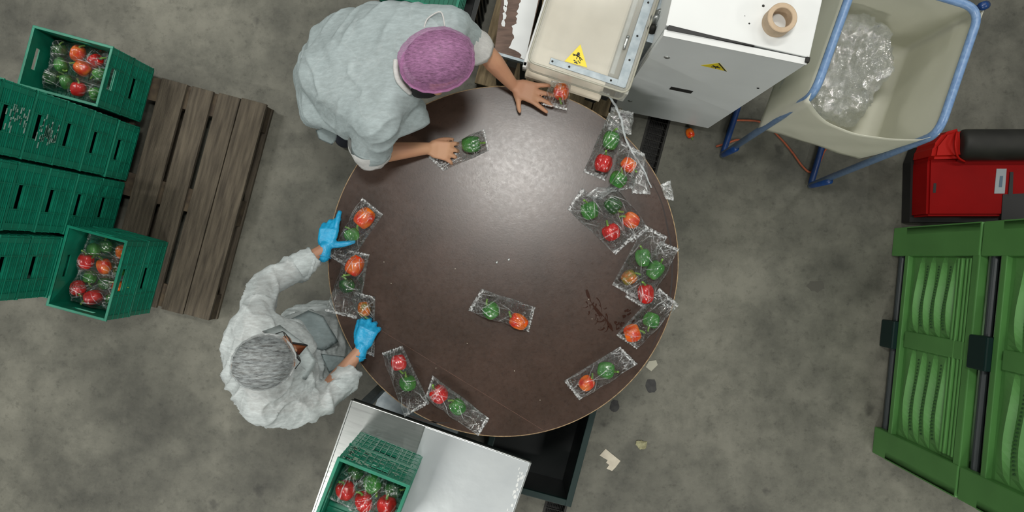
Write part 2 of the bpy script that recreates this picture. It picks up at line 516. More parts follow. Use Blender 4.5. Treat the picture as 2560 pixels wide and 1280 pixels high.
def rounded(pts, r, n=5):
    """polyline with arcs of about r at inner corners"""
    pts = [Vector(p) for p in pts]; out = [pts[0]]
    for i in range(1, len(pts) - 1):
        a, b, c = pts[i - 1], pts[i], pts[i + 1]
        u = (a - b); v = (c - b)
        ru = min(r, u.length * .45); rv = min(r, v.length * .45)
        s = b + u.normalized() * ru; e = b + v.normalized() * rv
        for k in range(n + 1):
            t = k / n
            out.append((1 - t) ** 2 * s + 2 * t * (1 - t) * b + t * t * e)
    out.append(pts[-1]); return out


def blob(parts, voxel=.012, smooth=4, name='blob', factor=.5):
    """fuse spheres, ellipsoids and hulls into one continuous surface"""
    bm = BM()
    for p in parts:
        tb = BM()
        if p[0] == 'hull':
            for c, r in p[1]:
                ico(tb, c, r, 2)
            bmesh.ops.convex_hull(tb, input=tb.verts[:])
            dead = [v for v in tb.verts if not v.link_faces]
            bmesh.ops.delete(tb, geom=dead, context='VERTS')
            # keep only hull faces
            ob = BM()
            bmesh.ops.recalc_face_normals(tb, faces=tb.faces[:])
            cen = sum((v.co for v in tb.verts), Vector()) / len(tb.verts)
            hm = BM(); hv = [hm.verts.new(v.co) for v in tb.verts]
            bmesh.ops.convex_hull(hm, input=hv)
            d2 = [v for v in hm.verts if not v.link_faces]
            bmesh.ops.delete(hm, geom=d2, context='VERTS')
            tb.free(); ob.free(); tb = hm
        elif p[0] == 'ell':
            ico(tb, p[1], p[2], 3, p[3] if len(p) > 3 else None)
        me = bpy.data.meshes.new('t'); tb.to_mesh(me); tb.free(); bm.from_mesh(me); bpy.data.meshes.remove(me)
    bmesh.ops.recalc_face_normals(bm, faces=bm.faces[:])
    me = bpy.data.meshes.new('t'); bm.to_mesh(me); bm.free()
    o = bpy.data.objects.new('t', me); COL.objects.link(o)
    md = o.modifiers.new('r', 'REMESH'); md.mode = 'VOXEL'; md.voxel_size = voxel
    if smooth:
        ms = o.modifiers.new('s', 'SMOOTH'); ms.iterations = smooth; ms.factor = factor
    dg = bpy.context.evaluated_depsgraph_get()
    ev = o.evaluated_get(dg)
    out = bpy.data.meshes.new_from_object(ev)
    bpy.data.objects.remove(o); bpy.data.meshes.remove(me)
    rb = BM(); rb.from_mesh(out); bpy.data.meshes.remove(out)
    return rb


def cap_(p0, r0, p1, r1):
    return ('hull', [(Vector(p0), r0), (Vector(p1), r1)])


def wrinkle(bm, amp=.006, scale=7.0, seed=0, ridge=1.0, zmin=-9):
    bm.normal_update()
    off = Vector((seed * 3.1, seed * 1.7, seed))
    for v in bm.verts:
        q = v.co * scale + off
        w = mnoise.noise_vector(q * .6) * .8
        a = mnoise.noise(q + w)
        b = 1 - abs(mnoise.noise(q * Vector((1.0, 1.0, 1.0)) * 1.7 + w * 1.6)) * 3.2
        c = mnoise.noise(q * 3.1 + w)
        v.co += v.normal * amp * (a * 1.2 + ridge * max(b, 0) ** 2 * .9 + .25 * c)
    return bm


# ------------------------------------------------------------------ the setting: floor and its drain channel
CH_A, CH_W = .594, .125
fl = BM()
for a0, a1 in ((-5.5, CH_A - CH_W / 2), (CH_A + CH_W / 2, 5.5)):
    prism(fl, [AB(a0, 4.2), AB(a1, 4.2), AB(a1, -4.2), AB(a0, -4.2)], -.16, 0)
tag(obj('floor', fl, M_floor), kind='structure', label='worn grey concrete floor with dark blotches and scuffs')
dr = thing('drain_channel', 'narrow black grated drain channel let into the concrete floor under the round table', 'drain', AB(CH_A, 0, -.1), ROT)
b = BM(); box(b, (0, 0, -.005), (CH_W, 8, .01)); obj('channel_bed', b, M_black, dr, local=True)
for s in (-1, 1):
    b = BM(); box(b, (s * (CH_W / 2 - .006), 0, .0505), (.012, 8, .103)); obj('channel_edge', b, M_iron, dr, local=True)
b = BM()
y = -2.2
while y < 2.2:
    box(b, (0, y, .088), (CH_W - .024, .003, .014)); y += .036
obj('cross_bars', b, M_iron, dr, local=True)['kind'] = 'stuff'
b = BM()
for k in range(-5, 6):
    box(b, (k * .0095, 0, .086), (.0016, 4.4, .010))
obj('bearing_bars', b, M_iron, dr, local=True)['kind'] = 'stuff'


# ------------------------------------------------------------------ pallets
def make_pallet(label, a0, b0, mat_top, group='wooden pallets', edges=None):
    """corner at a0,b0 in floor axes; boards along b, 0.8 x 1.2"""
    t = thing('wooden_pallet', label, 'pallet', AB(a0 + .4, b0 + .6), ROT, group)
    edges = edges or [(-.40, -.262), (-.205, -.095), (-.06, .07), (.085, .24), (.246, .40)]
    rnd = random.Random(int(abs(a0 * 100)))
    for (x0, x1) in edges:
        b = BM(); box(b, ((x0 + x1) / 2, rnd.uniform(-.006, .006), .133), (x1 - x0, 1.2, .022), bev=.003)
        for v in b.verts:
            v.co.z += mnoise.noise(v.co * 3 + Vector((x0 * 9, 0, 0))) * .004
        obj('top_board', b, mat_top, t, local=True)
    xm = min(e[0] for e in edges); xc, xw = (xm + .4) / 2, .4 - xm
    for yy in (-.53, 0, .53):
        b = BM(); box(b, (xc, -yy, .111), (xw, .125, .021), bev=.002); obj('cross_board', b, M_block, t, local=True)
    for xx in (xm + .05, xc, .35):
        for yy in (-.53, 0, .53):
            b = BM(); box(b, (xx * .98, yy, .061), (.10, .14, .078), bev=.003); obj('block', b, M_block, t, local=True)
        b = BM(); box(b, (xx, 0, .011), (.10, 1.2, .022), bev=.002); obj('bottom_board', b, M_board, t, local=True)
    return t


PE = [(-.60, -.42), (-.40, -.255), (-.175, -.035), (-.008, .113), (.142, .260), (.265, .405)]
make_pallet('weathered brown pallet standing left of the round table, half covered by green crates', -2.285, -.44, M_board, edges=PE)
make_pallet('pale wooden pallet on the floor under the sealing machine and the flaking shelf', -.435, -2.05, M_newwood)


# ------------------------------------------------------------------ green crates (0.40 x 0.30 x 0.21)
def crate_wall(length, m_handle):
    """panel in the xz plane, centred on x, z 0..0.21; ribs on the +y side"""
    b = BM()
    H = .207
    hw, hz0, hz1 = .055, .135, .162
    if m_handle:
        box(b, (-(length / 2 + hw) / 2, 0, H / 2), (length / 2 - hw, .003, H))
        box(b, ((length / 2 + hw) / 2, 0, H / 2), (length / 2 - hw, .003, H))
        box(b, (0, 0, hz0 / 2), (2 * hw, .003, hz0)); box(b, (0, 0, (H + hz1) / 2), (2 * hw, .003, H - hz1))
    else:
        box(b, (0, 0, H / 2), (length, .003, H))
    z = .010
    k = 0
    while z < H - .012:
        t = .0075 if k % 4 else .010
        if m_handle and hz0 - .006 < z < hz1 + .006:
            for s in (-1, 1): box(b, (s * (length / 2 + hw + .004) / 2, t / 2, z), (length / 2 - hw - .004, t, .0045))
        else:
            box(b, (0, t / 2, z), (length, t, .0042))
        z += .0118; k += 1
    for s in (-1, 1):
        box(b, (s * (length / 2 - .012), .004, H / 2), (.022, .009, H))
        box(b, (s * length * .2, .003, H / 2), (.005, .010, H * .98))
    box(b, (0, .004, .006), (length, .012, .012))
    return b


def make_crate(m, label, group=None):
    t = thing('plastic_crate', label, 'crate', (0, 0, 0), 0, group)
    for (ang, off, ln, hd) in ((0, .1385, .392, True), (pi, .1385, .392, True), (pi / 2, .189, .277, True), (-pi / 2, .189, .277, True)):
        b = crate_wall(ln, hd)
        b.transform(Matrix.Rotation(ang, 4, 'Z') @ Matrix.Translation((0, off, 0)))
        obj('side_wall', b, m, t, local=True)
    b = BM(); box(b, (0, 0, .007), (.376, .276, .004))
    for i in range(-8, 9): box(b, (i * .0225, 0, .011), (.004, .27, .005))
    obj('base', b, m, t, local=True)
    b = BM()
    for s in (-1, 1):
        box(b, (0, s * .1435, .206), (.400, .013, .010), bev=.002)
        box(b, (s * .1935, 0, .206), (.013, .276, .010), bev=.002)
    obj('rim', b, m, t, local=True)
    return t


crate0 = make_crate(M_crate, 'x')
_used = [False]
CRATES = []


def place_crate(loc, rz, label, group=None):
    if not _used[0]:
        c = crate0; _used[0] = True
    else:
        c = copy_tree(crate0)
    c.location = loc; c.rotation_euler = (0, 0, rz)
    c['label'] = label
    if group: c['group'] = group
    elif 'group' in c: del c['group']
    CRATES.append(c)
    return c


CP = .212
DECK = .146
lev = ['bottom', 'second', 'third', 'fourth', 'fifth', 'sixth', 'topmost']
cols = [(-.005, 'the uppermost tall stack at the left'), (.305, 'the middle tall stack at the left'),
        (.620, 'the lowest tall stack at the left')]
for cb, nm in cols:
    for k in range(6):
        j = random.Random(k * 7 + int(cb * 100)).uniform(-.004, .004)
        place_crate(AB(-2.30 + j, cb + j, DECK + k * CP), ROT, 'green plastic crate, %s from the pallet in %s' % (lev[k], nm) if k < 5 else
                    'green plastic crate at the top of ' + nm, 'green crates in the tall stacks')
place_crate(AB(-2.305, -.325, DECK), ROT, 'lower green crate of the short pile at the top left, under the open pepper crate', 'green crates in the short piles')
place_crate(AB(-2.30, -.325, DECK + CP), ROT, 'open green crate of bagged peppers on the short pile at the top left', 'green crates in the short piles')
P2A, P2B = -1.944, .602
place_crate(AB(P2A, P2B, DECK), ROT + pi / 2, 'lower green crate standing on the pallet boards in front of the tall stacks', 'green crates in the short piles')
place_crate(AB(P2A, P2B + .004, DECK + CP), ROT + pi / 2, 'open green crate of bagged peppers in front of the tall stacks', 'green crates in the short piles')
# white scuffs (dried dirt) on the crates of the upper tall stack, as thin patches of their own
rnd = random.Random(4)
for (la, lb, k, n, nm) in ((.201, .02, 3, 60, 'scuff_patch'), (.201, -.02, 4, 26, 'scuff_patch')):
    par = CRATES[k]
    b = BM()
    for i in range(n):
        yy = rnd.gauss(lb, .022); zz = .010 + .0118 * rnd.randint(1, 12)
        box(b, (la - .001, -yy, zz), (.0022, rnd.uniform(.008, .035), .0042))
    obj(nm, b, M_scuff, par, local=True)

# crate at the very top, behind the man, on the black crate
place_crate(AB(-.745, -1.175, .436), ROT, 'green crate on the black crate behind the man, at the top edge')

# black tub and lid pile between the green crates and the pallet
t = thing('black_crate', 'glossy black crate standing between the man and the pale pallet', 'crate', AB(-.665, -1.17, 0), ROT)
b = BM()
box(b, (0, 0, .02), (.34, .46, .04))
for s in (-1, 1):
    box(b, (s * .165, 0, .22), (.012, .46, .42)); box(b, (0, s * .225, .22), (.34, .012, .42))
obj('body', b, M_dark, t, local=True)
for i in range(9):
    b = BM(); box(b, (.174, -.2 + i * .05, .21), (.010, .012, .38)); obj('wall_rib', b, M_dark, t, local=True)
b = BM()
for s in (-1, 1):
    box(b, (s * .170, 0, .425), (.028, .48, .016), bev=.003); box(b, (0, s * .232, .425), (.34, .026, .016), bev=.003)
obj('rim', b, M_dark, t, local=True)

# black bin under the round table
t = thing('black_bin', 'large dark green-black plastic bin on the floor under the front edge of the round table', 'bin', W(1350, 1085, .36) - Vector((0, 0, .36)), ROT)
bw, bd, bh = .46, .60, .36
b = BM(); box(b, (0, 0, .015), (bw, bd, .03))
for s in (-1, 1):
    box(b, (s * (bw / 2 - .006), 0, bh / 2), (.012, bd, bh)); box(b, (0, s * (bd / 2 - .006), bh / 2), (bw, .012, bh))
obj('body', b, M_dark, t, local=True)
b = BM()
for s in (-1, 1):
    box(b, (s * bw / 2, 0, bh), (.032, bd + .032, .022), bev=.004); box(b, (0, s * bd / 2, bh), (bw - .03, .032, .022), bev=.004)
obj('rim', b, M_darkgreen, t, local=True)
for i in range(7):
    for s in (-1, 1):
        b = BM(); box(b, (-.18 + i * .06, s * (bd / 2 + .006), bh / 2), (.01, .012, bh - .03)); obj('wall_rib', b, M_darkgreen, t, local=True)

# ------------------------------------------------------------------ round table
TH = .88
TC = W(1258, 653.5, TH); TR = 438.5 * (CAM_H - TH) / FOC
tab = thing('round_table', 'large round sorting table with worn brown top in the middle', 'table', (TC.x, TC.y, 0))
NSEG = 180
# the seam: chord through two points
s0 = W(935, 815, TH) - TC; s1 = W(1362, 1078, TH) - TC
s0.z = s1.z = 0
d = (s1 - s0).normalized(); nrm = Vector((-d.y, d.x, 0))
if nrm.dot(-s0) < 0: nrm = -nrm
dist = s0.dot(nrm)
for side in (1, -1):
    b = BM()
    ring = []
    for k in range(NSEG):
        a = 2 * pi * k / NSEG
        p = Vector((cos(a), sin(a), 0)) * (TR - .0035)
        if side * (p.dot(nrm) - dist) > 0: ring.append(p)
    # close along the chord, keeping a fine joint open
    gap = .0003 * side
    q = [p for p in ring]
    hh = sqrt((TR - .0035) ** 2 - (dist + gap) ** 2)
    c0 = nrm * (dist + gap)
    ends = [c0 + d * hh, c0 - d * hh]
    allp = q + ends
    cen = sum(allp, Vector()) / len(allp)
    allp.sort(key=lambda p: math.atan2(p.y - cen.y, p.x - cen.x))
    prism(b, [(TC.x + p.x, TC.y + p.y) for p in allp], TH - .020, TH)
    obj('top_panel', b, M_table, tab)
b = BM()
hh = sqrt((TR - .004) ** 2 - dist ** 2)
pa, pb = TC + nrm * dist + d * hh, TC + nrm * dist - d * hh
prism(b, [(pa + nrm * .0009).xy, (pb + nrm * .0009).xy, (pb - nrm * .0009).xy, (pa - nrm * .0009).xy], TH - .002, TH + .0003)
obj('seam_filler', b, mat('rusty_seam', (.11, .045, .025), .6, col2=(.05, .025, .016), scale=40), tab)
b = BM()
vs = []
for k in range(NSEG):
    a = 2 * pi * k / NSEG
    c = Vector((cos(a), sin(a), 0))
    vs.append([b.verts.new(TC + c * TR + Vector((0, 0, z))) for z in (-.021, .0006)] +
              [b.verts.new(TC + c * (TR - .0035) + Vector((0, 0, z))) for z in (.0006, -.021)])
for k in range(NSEG):
    A, B_ = vs[k], vs[(k + 1) % NSEG]
    for j in range(4): b.faces.new((A[j], B_[j], B_[(j + 1) % 4], A[(j + 1) % 4]))
obj('edge_band', b, M_edge, tab)
for k in range(5):
    a = 2 * pi * k / 5 + .3
    p = TC + Vector((cos(a), sin(a), 0)) * .40
    b = BM(); box(b, (p.x, p.y, (TH - .02) / 2), (.05, .05, TH - .02), bev=.004); obj('leg', b, M_iron, tab)
b = BM()
for k in range(5):
    a = 2 * pi * k / 5 + .3
    M = RZ(a, (TC.x, TC.y, 0)); box(b, (.2, 0, TH - .05), (.42, .04, .05), M)
obj('under_frame', b, M_iron, tab)
for (px, py) in ((1242, 656), (1272, 649)):
    b = BM(); p = W(px, py, TH); ico(b, (p.x, p.y, TH), (.006, .006, .003), 2); obj('bolt_head', b, M_steel, tab, smooth=True)


def ribbon(bm, pts, w, z0, z1, n=5):
    pp = smooth_path(pts, n)
    m = len(pp)
    for i in range(m):
        pass
    L, R = [], []
    for i, p in enumerate(pp):
        t = (pp[min(i + 1, m - 1)] - pp[max(i - 1, 0)]); t.z = 0; t.normalize()
        s = Vector((-t.y, t.x, 0)) * (w(i / (m - 1)) if callable(w) else w)
        L.append(p + s); R.append(p - s)
    for i in range(m - 1):
        q = [L[i], L[i + 1], R[i + 1], R[i]]
        a = [bm.verts.new((v.x, v.y, z0)) for v in q]; c = [bm.verts.new((v.x, v.y, z1)) for v in q]
        bm.faces.new(c)
        for k in range(4): bm.faces.new((a[k], a[(k + 1) % 4], c[(k + 1) % 4], c[k]))


b = BM()
ribbon(b, [W(x, y, TH) for x, y in ((1632, 458), (1655, 510), (1670, 575), (1680, 640), (1678, 720), (1662, 790), (1640, 845), (1622, 885))],
       lambda t: .0032 * sin(pi * min(1, t * 1.0 + .05)) + .0008, TH + .0001, TH + .0005)
obj('edge_groove', b, M_mark, tab)
b = BM()
ribbon(b, [W(x, y, TH) for x, y in ((1012, 1033), (1045, 1047), (1085, 1056), (1128, 1057))], lambda t: .0035 * sin(pi * t) + .001, TH + .0001, TH + .0006)
obj('edge_groove', b, M_mark, tab)
b = BM()
rnd = random.Random(5)
main = [(1466, 724), (1473, 745), (1482, 762), (1496, 780), (1513, 795), (1524, 815), (1533, 828)]
ribbon(b, [W(x, y, TH) for x, y in main], lambda t: .004 + .003 * sin(t * 17), TH + .0002, TH + .0008)
for k in range(26):
    i = rnd.randint(1, 5); x, y = main[i]
    x += rnd.uniform(-14, 26); y += rnd.uniform(-12, 22)
    a = rnd.uniform(.2, 2.2); L_ = rnd.uniform(8, 26)
    pts = [W(x + cos(a + e * .5) * L_ * e, y + sin(a + e * .8) * L_ * e, TH) for e in (0, .33, .66, 1)]
    w0 = rnd.uniform(.0007, .0034)
    ribbon(b, pts, lambda t, w0=w0: w0 * (1.1 - t) + .0004, TH + .0002, TH + .0008 + k * .00001, 3)
for k in range(16):
    x, y = rnd.uniform(1535, 1580), rnd.uniform(778, 832)
    pts = [W(x + e * rnd.uniform(6, 14), y - e * rnd.uniform(2, 9), TH) for e in (0, .4, .8)]
    ribbon(b, pts, rnd.uniform(.002, .005), TH + .0002, TH + .00085 + k * .00001, 3)
obj('dried_stain', b, M_stain, tab)['kind'] = 'stuff'
b = BM(); rnd = random.Random(31)
for k in range(26):
    x, y = rnd.gauss(1212, 16), rnd.gauss(462, 12); a = rnd.choice([.9, 1.2, -.4]) + rnd.gauss(0, .4); L_ = rnd.uniform(4, 16)
    ribbon(b, [W(x + cos(a) * L_ * e, y - sin(a) * L_ * e, TH) for e in (0, .5, 1)], rnd.uniform(.0004, .0011), TH + .0001, TH + .0005, 3)
obj('wax_smear', b, mat('pale_smear', (.42, .40, .38), .6), tab)['kind'] = 'stuff'
# crumbs of dirt
b = BM()
for (x, y) in ((1138, 672), (1090, 920), (1472, 748), (1480, 797), (1286, 927), (1168, 858), (1350, 1000), (960, 655), (978, 708)):
    p = W(x, y, TH); ico(b, (p.x, p.y, TH + .0015), .0022, 1)
tag(obj('dirt_crumbs', b, M_paper), 'pale crumbs of dirt scattered over the brown table top', 'crumbs', kind='stuff')

# ------------------------------------------------------------------ peppers
PEP = {}


def pepper_meshes(kind, lobes, seed, long=1.0):
    b = BM(); rnd = random.Random(seed)
    NT, NP = 36, 20
    ph0 = rnd.uniform(0, 6)
    rows = []
    for j in range(NP + 1):
        u = j / NP                                 # 0 tip .. 1 stem end
        ang = pi * u
        z = -cos(ang)
        r = sin(ang) ** .72 * (.82 + .20 * u)
        row = []
        for k in range(NT):
            th = 2 * pi * k / NT
            lb = 1 - .20 * (1 - abs(cos((th + ph0) * lobes / 2)) ** .8) * (.5 + .5 * sin(ang)) - .03 * sin(2 * th + seed)
            zz = z * long
            if u > .8: zz -= (u - .8) / .2 * .28 * (1 - (r / .8)) if r < .8 else 0
            if u < .18: zz += (.18 - u) / .18 * .20
            row.append(Vector((r * lb * cos(th), r * lb * sin(th), zz)))
        rows.append(row)
    top = [[b.verts.new(p) for p in row] for row in rows[1:-1]]
    c0 = b.verts.new((0, 0, rows[0][0].z)); c1 = b.verts.new((0, 0, rows[-1][0].z))
    for j in range(len(top) - 1):
        for k in range(NT):
            b.faces.new((top[j][k], top[j][(k + 1) % NT], top[j + 1][(k + 1) % NT], top[j + 1][k]))
    for k in range(NT):
        b.faces.new((c0, top[0][(k + 1) % NT], top[0][k])); b.faces.new((c1, top[-1][k], top[-1][(k + 1) % NT]))
    bmesh.ops.recalc_face_normals(b, faces=b.faces[:])
    for f in b.faces: f.smooth = True
    me = bpy.data.meshes.new('bell_pepper'); b.to_mesh(me); b.free(); me.materials.append(M_pep[kind])
    s = BM()
    z0 = rows[-1][0].z - .05
    bd = rnd.uniform(.25, .6)
    pts = [(0, 0, z0), (0, 0, z0 + .22), (bd * .35, 0, z0 + .45), (bd * .9, .05, z0 + .62)]
    tube(s, smooth_path(pts, 4), [.34, .23, .17, .14, .125, .115, .11, .105, .10, .10, .105, .11, .115][:13], 9)
    ico(s, (0, 0, z0 + .03), (.36, .36, .09), 2)
    for f in s.faces: f.smooth = True
    bmesh.ops.recalc_face_normals(s, faces=s.faces[:])
    ms = bpy.data.meshes.new('stem'); s.to_mesh(ms); s.free(); ms.materials.append(M_stem)
    return me, ms


for kind in M_pep:
    PEP[kind] = [pepper_meshes(kind, 4, 1, 1.0), pepper_meshes(kind, 3, 2, 1.12), pepper_meshes(kind, 4, 3, .9)]
rp = random.Random(77)
ALLP = []


def pepper(kind, loc, r, ang, label, tilt=.12, var=None, group=None, name='bell_pepper'):
    """ang: compass of the stem in the photo's plane (radians, world), tilt: stem raised"""
    me, ms = PEP[kind][var if var is not None else rp.randint(0, 2)]
    o = bpy.data.objects.new(name, me); COL.objects.link(o)
    dirv = Vector((cos(ang) * cos(tilt), sin(ang) * cos(tilt), sin(tilt)))
    q = dirv.to_track_quat('Z', 'Y') @ Matrix.Rotation(rp.uniform(0, 6.28), 3, 'Z').to_quaternion()
    o.rotation_euler = q.to_euler()
    o.scale = (r, r, r)
    o.location = loc
    tag(o, label, 'pepper', group)
    s = bpy.data.objects.new('stem', ms); COL.objects.link(s); s.parent = o
    ALLP.append(o)
    return o


# ------------------------------------------------------------------ bags
def bag(corners, h, peps, label, seed, group='bagged pepper pairs on the round table', m=None, name='plastic_bag', puff=.010, n=(120, 54)):
    """corners (world xy): end A left, end A right, end B right, end B left; peps: (x, y, top, R)"""
    c = [Vector((p[0], p[1], 0)) for p in corners]
    rnd = random.Random(seed)
    NL, NW = n
    Ln = ((c[3] - c[0]).length + (c[2] - c[1]).length) / 2
    Wd = ((c[1] - c[0]).length + (c[2] - c[3]).length) / 2
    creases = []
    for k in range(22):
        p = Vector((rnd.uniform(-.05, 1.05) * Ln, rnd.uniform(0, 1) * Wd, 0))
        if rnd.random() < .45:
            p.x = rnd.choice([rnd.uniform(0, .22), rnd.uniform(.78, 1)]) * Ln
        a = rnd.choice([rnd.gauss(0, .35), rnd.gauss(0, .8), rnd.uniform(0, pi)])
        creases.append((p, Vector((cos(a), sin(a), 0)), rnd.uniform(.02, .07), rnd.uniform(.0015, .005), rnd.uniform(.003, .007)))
    jag = [rnd.uniform(-.0025, .0025) for _ in range(NW + 1)]
    sidew = [(rnd.uniform(-.004, .004), rnd.uniform(1, 3), rnd.uniform(0, 6)) for _ in range(2)]
    b = BM(); top = []
    bot = []; CL = b.verts.layers.float.new('crease')
    for i in range(NL + 1):
        s = i / NL
        rt, rb_ = [], []
        for j in range(NW + 1):
            t = j / NW
            p = (c[0] * (1 - s) + c[3] * s) * (1 - t) + (c[1] * (1 - s) + c[2] * s) * t
            ax = (c[3] - c[0]).normalized()
            lat = (c[1] - c[0]).normalized()
            # the film pulls in at the waist
            for sd in (0, 1):
                wv = sidew[sd]
                edge = (1 - t) if sd == 0 else t
                p += lat * (wv[0] * sin(s * wv[1] * pi + wv[2]) * edge * sin(pi * s)) * (1 if sd else -1)
            p += ax * (jag[j] * (1 if (i == 0 or i == NL) else 0))
            de = min(t * Wd, (1 - t) * Wd)
            dl = min(s * Ln, (1 - s) * Ln)
            e = min(1, de / .016) ** .55 * min(1, max(0, dl - .008) / .03) ** .8
            z = puff * e
            for (x, y, tp, R) in peps:
                d2 = ((p.x - x) ** 2 + (p.y - y) ** 2) / (R * R)
                if d2 < 1: z = max(z, tp * (1 - d2) ** .55 * (e ** .35))
            q = Vector((s * Ln, t * Wd, 0))
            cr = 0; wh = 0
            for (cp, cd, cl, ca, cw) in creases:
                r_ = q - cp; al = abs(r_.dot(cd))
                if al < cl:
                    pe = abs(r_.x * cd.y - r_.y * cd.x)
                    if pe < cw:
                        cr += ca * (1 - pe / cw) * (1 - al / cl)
                        wh = max(wh, (1 - pe / (cw * .34)) * (1 - (al / cl) ** 2) * (.35 + 130 * ca))  # white streak painted along the crease as a glint
            nz = mnoise.noise(Vector((q.x * 45, q.y * 45, seed))) * .0022 + mnoise.noise(Vector((q.x * 110, q.y * 110, seed + 5))) * .0011
            endz = 1 if dl > .012 else 0
            z += (cr + nz) * (.35 + .65 * e) * (endz)
            if not endz:
                z += .0012 * (1 + sin(t * Wd * 1400)) + .0016 * (mnoise.noise(Vector((q.x * 90, q.y * 60, seed + 9))) + .6)
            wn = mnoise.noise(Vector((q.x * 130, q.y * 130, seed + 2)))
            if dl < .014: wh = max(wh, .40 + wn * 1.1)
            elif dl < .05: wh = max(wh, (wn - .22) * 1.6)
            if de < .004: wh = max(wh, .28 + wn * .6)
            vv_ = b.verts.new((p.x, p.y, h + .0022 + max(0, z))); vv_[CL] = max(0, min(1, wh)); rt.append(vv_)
            rb_.append(b.verts.new((p.x, p.y, h + .0008)))
        top.append(rt); bot.append(rb_)
    for i in range(NL):
        for j in range(NW):
            b.faces.new((top[i][j], top[i + 1][j], top[i + 1][j + 1], top[i][j + 1]))
    for i in range(NL):
        b.faces.new((top[i][0], bot[i][0], bot[i + 1][0], top[i + 1][0]))
        b.faces.new((top[i][NW], top[i + 1][NW], bot[i + 1][NW], bot[i][NW]))
    for j in range(NW):
        b.faces.new((top[0][j], top[0][j + 1], bot[0][j + 1], bot[0][j]))
        b.faces.new((top[NL][j], bot[NL][j], bot[NL][j + 1], top[NL][j + 1]))
    # underside as one sheet
    b.faces.new([bot[i][0] for i in range(NL + 1)] + [bot[NL][j] for j in range(1, NW + 1)] +
                [bot[i][NW] for i in range(NL - 1, -1, -1)] + [bot[0][j] for j in range(NW - 1, 0, -1)])
    for f in b.faces: f.smooth = False
    used = {v for f in b.faces for v in f.verts}
    for v in [v for v in b.verts if v not in used]: b.verts.remove(v)
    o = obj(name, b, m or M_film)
    # crisp facets on the heat seals only
    for p in o.data.polygons: p.use_smooth = True
    return tag(o, label, 'bag', group)


def set_bag(pxc, h, peps, blabel, seed, **kw):
    """peps: (px, py, kind, r, stem direction in photo degrees (0 = right, 90 = up), label)"""
    pl = []
    for (x, y, kind, r, a, lab) in peps:
        p = W(x, y, h + r * .9)
        o = pepper(kind, (p.x, p.y, h + r * .90 + .003), r, radians(a), lab)
        pl.append((p.x, p.y, 2 * r * .94 + .004, r * 1.75))
    return bag([W(x, y, h) for x, y in pxc], h, pl, blabel, seed, **kw)


R0 = .044
set_bag([(1522, 282), (1572, 300), (1512, 452), (1458, 430)], TH,
        [(1527, 352, 'green', .039, 75, 'green pepper just below the film ribbon at the upper right of the table'),
         (1508, 409, 'red', .042, 75, 'bright red pepper below the green one at the upper right of the table')],
        'clear bag with a green and a bright red pepper, nearest the film ribbon', 11)
set_bag([(1552, 352), (1612, 385), (1585, 470), (1515, 482)], TH,
        [(1571, 412, 'orange_red', .036, -40, 'small orange-red pepper under the hanging film at the upper right'),
         (1545, 449, 'green', .041, 60, 'green pepper touching the small orange-red one at the upper right')],
        'clear bag with a small orange-red and a green pepper, beside the hanging film', 12)
set_bag([(1455, 470), (1418, 522), (1538, 637), (1592, 588)], TH,
        [(1474, 527, 'green', .041, 110, 'green pepper with yellowish tip, nearest the table centre in the upper right row'),
         (1528, 581, 'red', .043, 118, 'ragged red pepper with a green hooked stem, right of centre')],
        'clear bag with a green and a ragged red pepper, inner of two side by side', 13)
set_bag([(1538, 462), (1478, 492), (1580, 607), (1622, 572)], TH,
        [(1532, 513, 'dark_green', .040, -45, 'dark green pepper beside the green pepper with yellowish tip'),
         (1578, 551, 'orange', .038, 150, 'orange pepper right of the ragged red pepper')],
        'clear bag with a dark green and an orange pepper, outer of two side by side', 14)
set_bag([(1612, 562), (1668, 592), (1592, 748), (1530, 712)], TH,
        [(1608, 644, 'green', .038, 100, 'dark-sided green pepper above the olive and orange one'),
         (1572, 694, 'olive', .037, 35, 'olive and orange ripening pepper in the right row')],
        'clear bag with a green and an olive-orange pepper in the right row', 15)
set_bag([(1650, 603), (1698, 622), (1612, 772), (1562, 742)], TH,
        [(1638, 676, 'green', .040, 55, 'fresh green pepper with a long stem by the right rim of the table'),
         (1614, 735, 'red', .040, 95, 'red and olive pepper by the right rim of the table')],
        'clear bag with a green and a red pepper, against the right rim of the table', 16)
set_bag([(1648, 720), (1698, 762), (1592, 872), (1540, 838)], TH,
        [(1628, 800, 'green', .040, -110, 'green pepper behind film glare in the lower right row'),
         (1580, 833, 'orange', .043, 20, 'large orange pepper with red flush in the lower right row')],
        'clear bag with a green and a large orange pepper, pointing to the lower right rim', 17)
set_bag([(1550, 866), (1594, 910), (1448, 1000), (1410, 952)], TH,
        [(1514, 925, 'green', .041, -10, 'green pepper in the bag nearest the lower right rim'),
         (1466, 958, 'orange_red', .036, 45, 'small orange-red pepper in the bag nearest the lower right rim')],
        'clear bag with a small orange-red and a green pepper, lowest on the right side', 18)
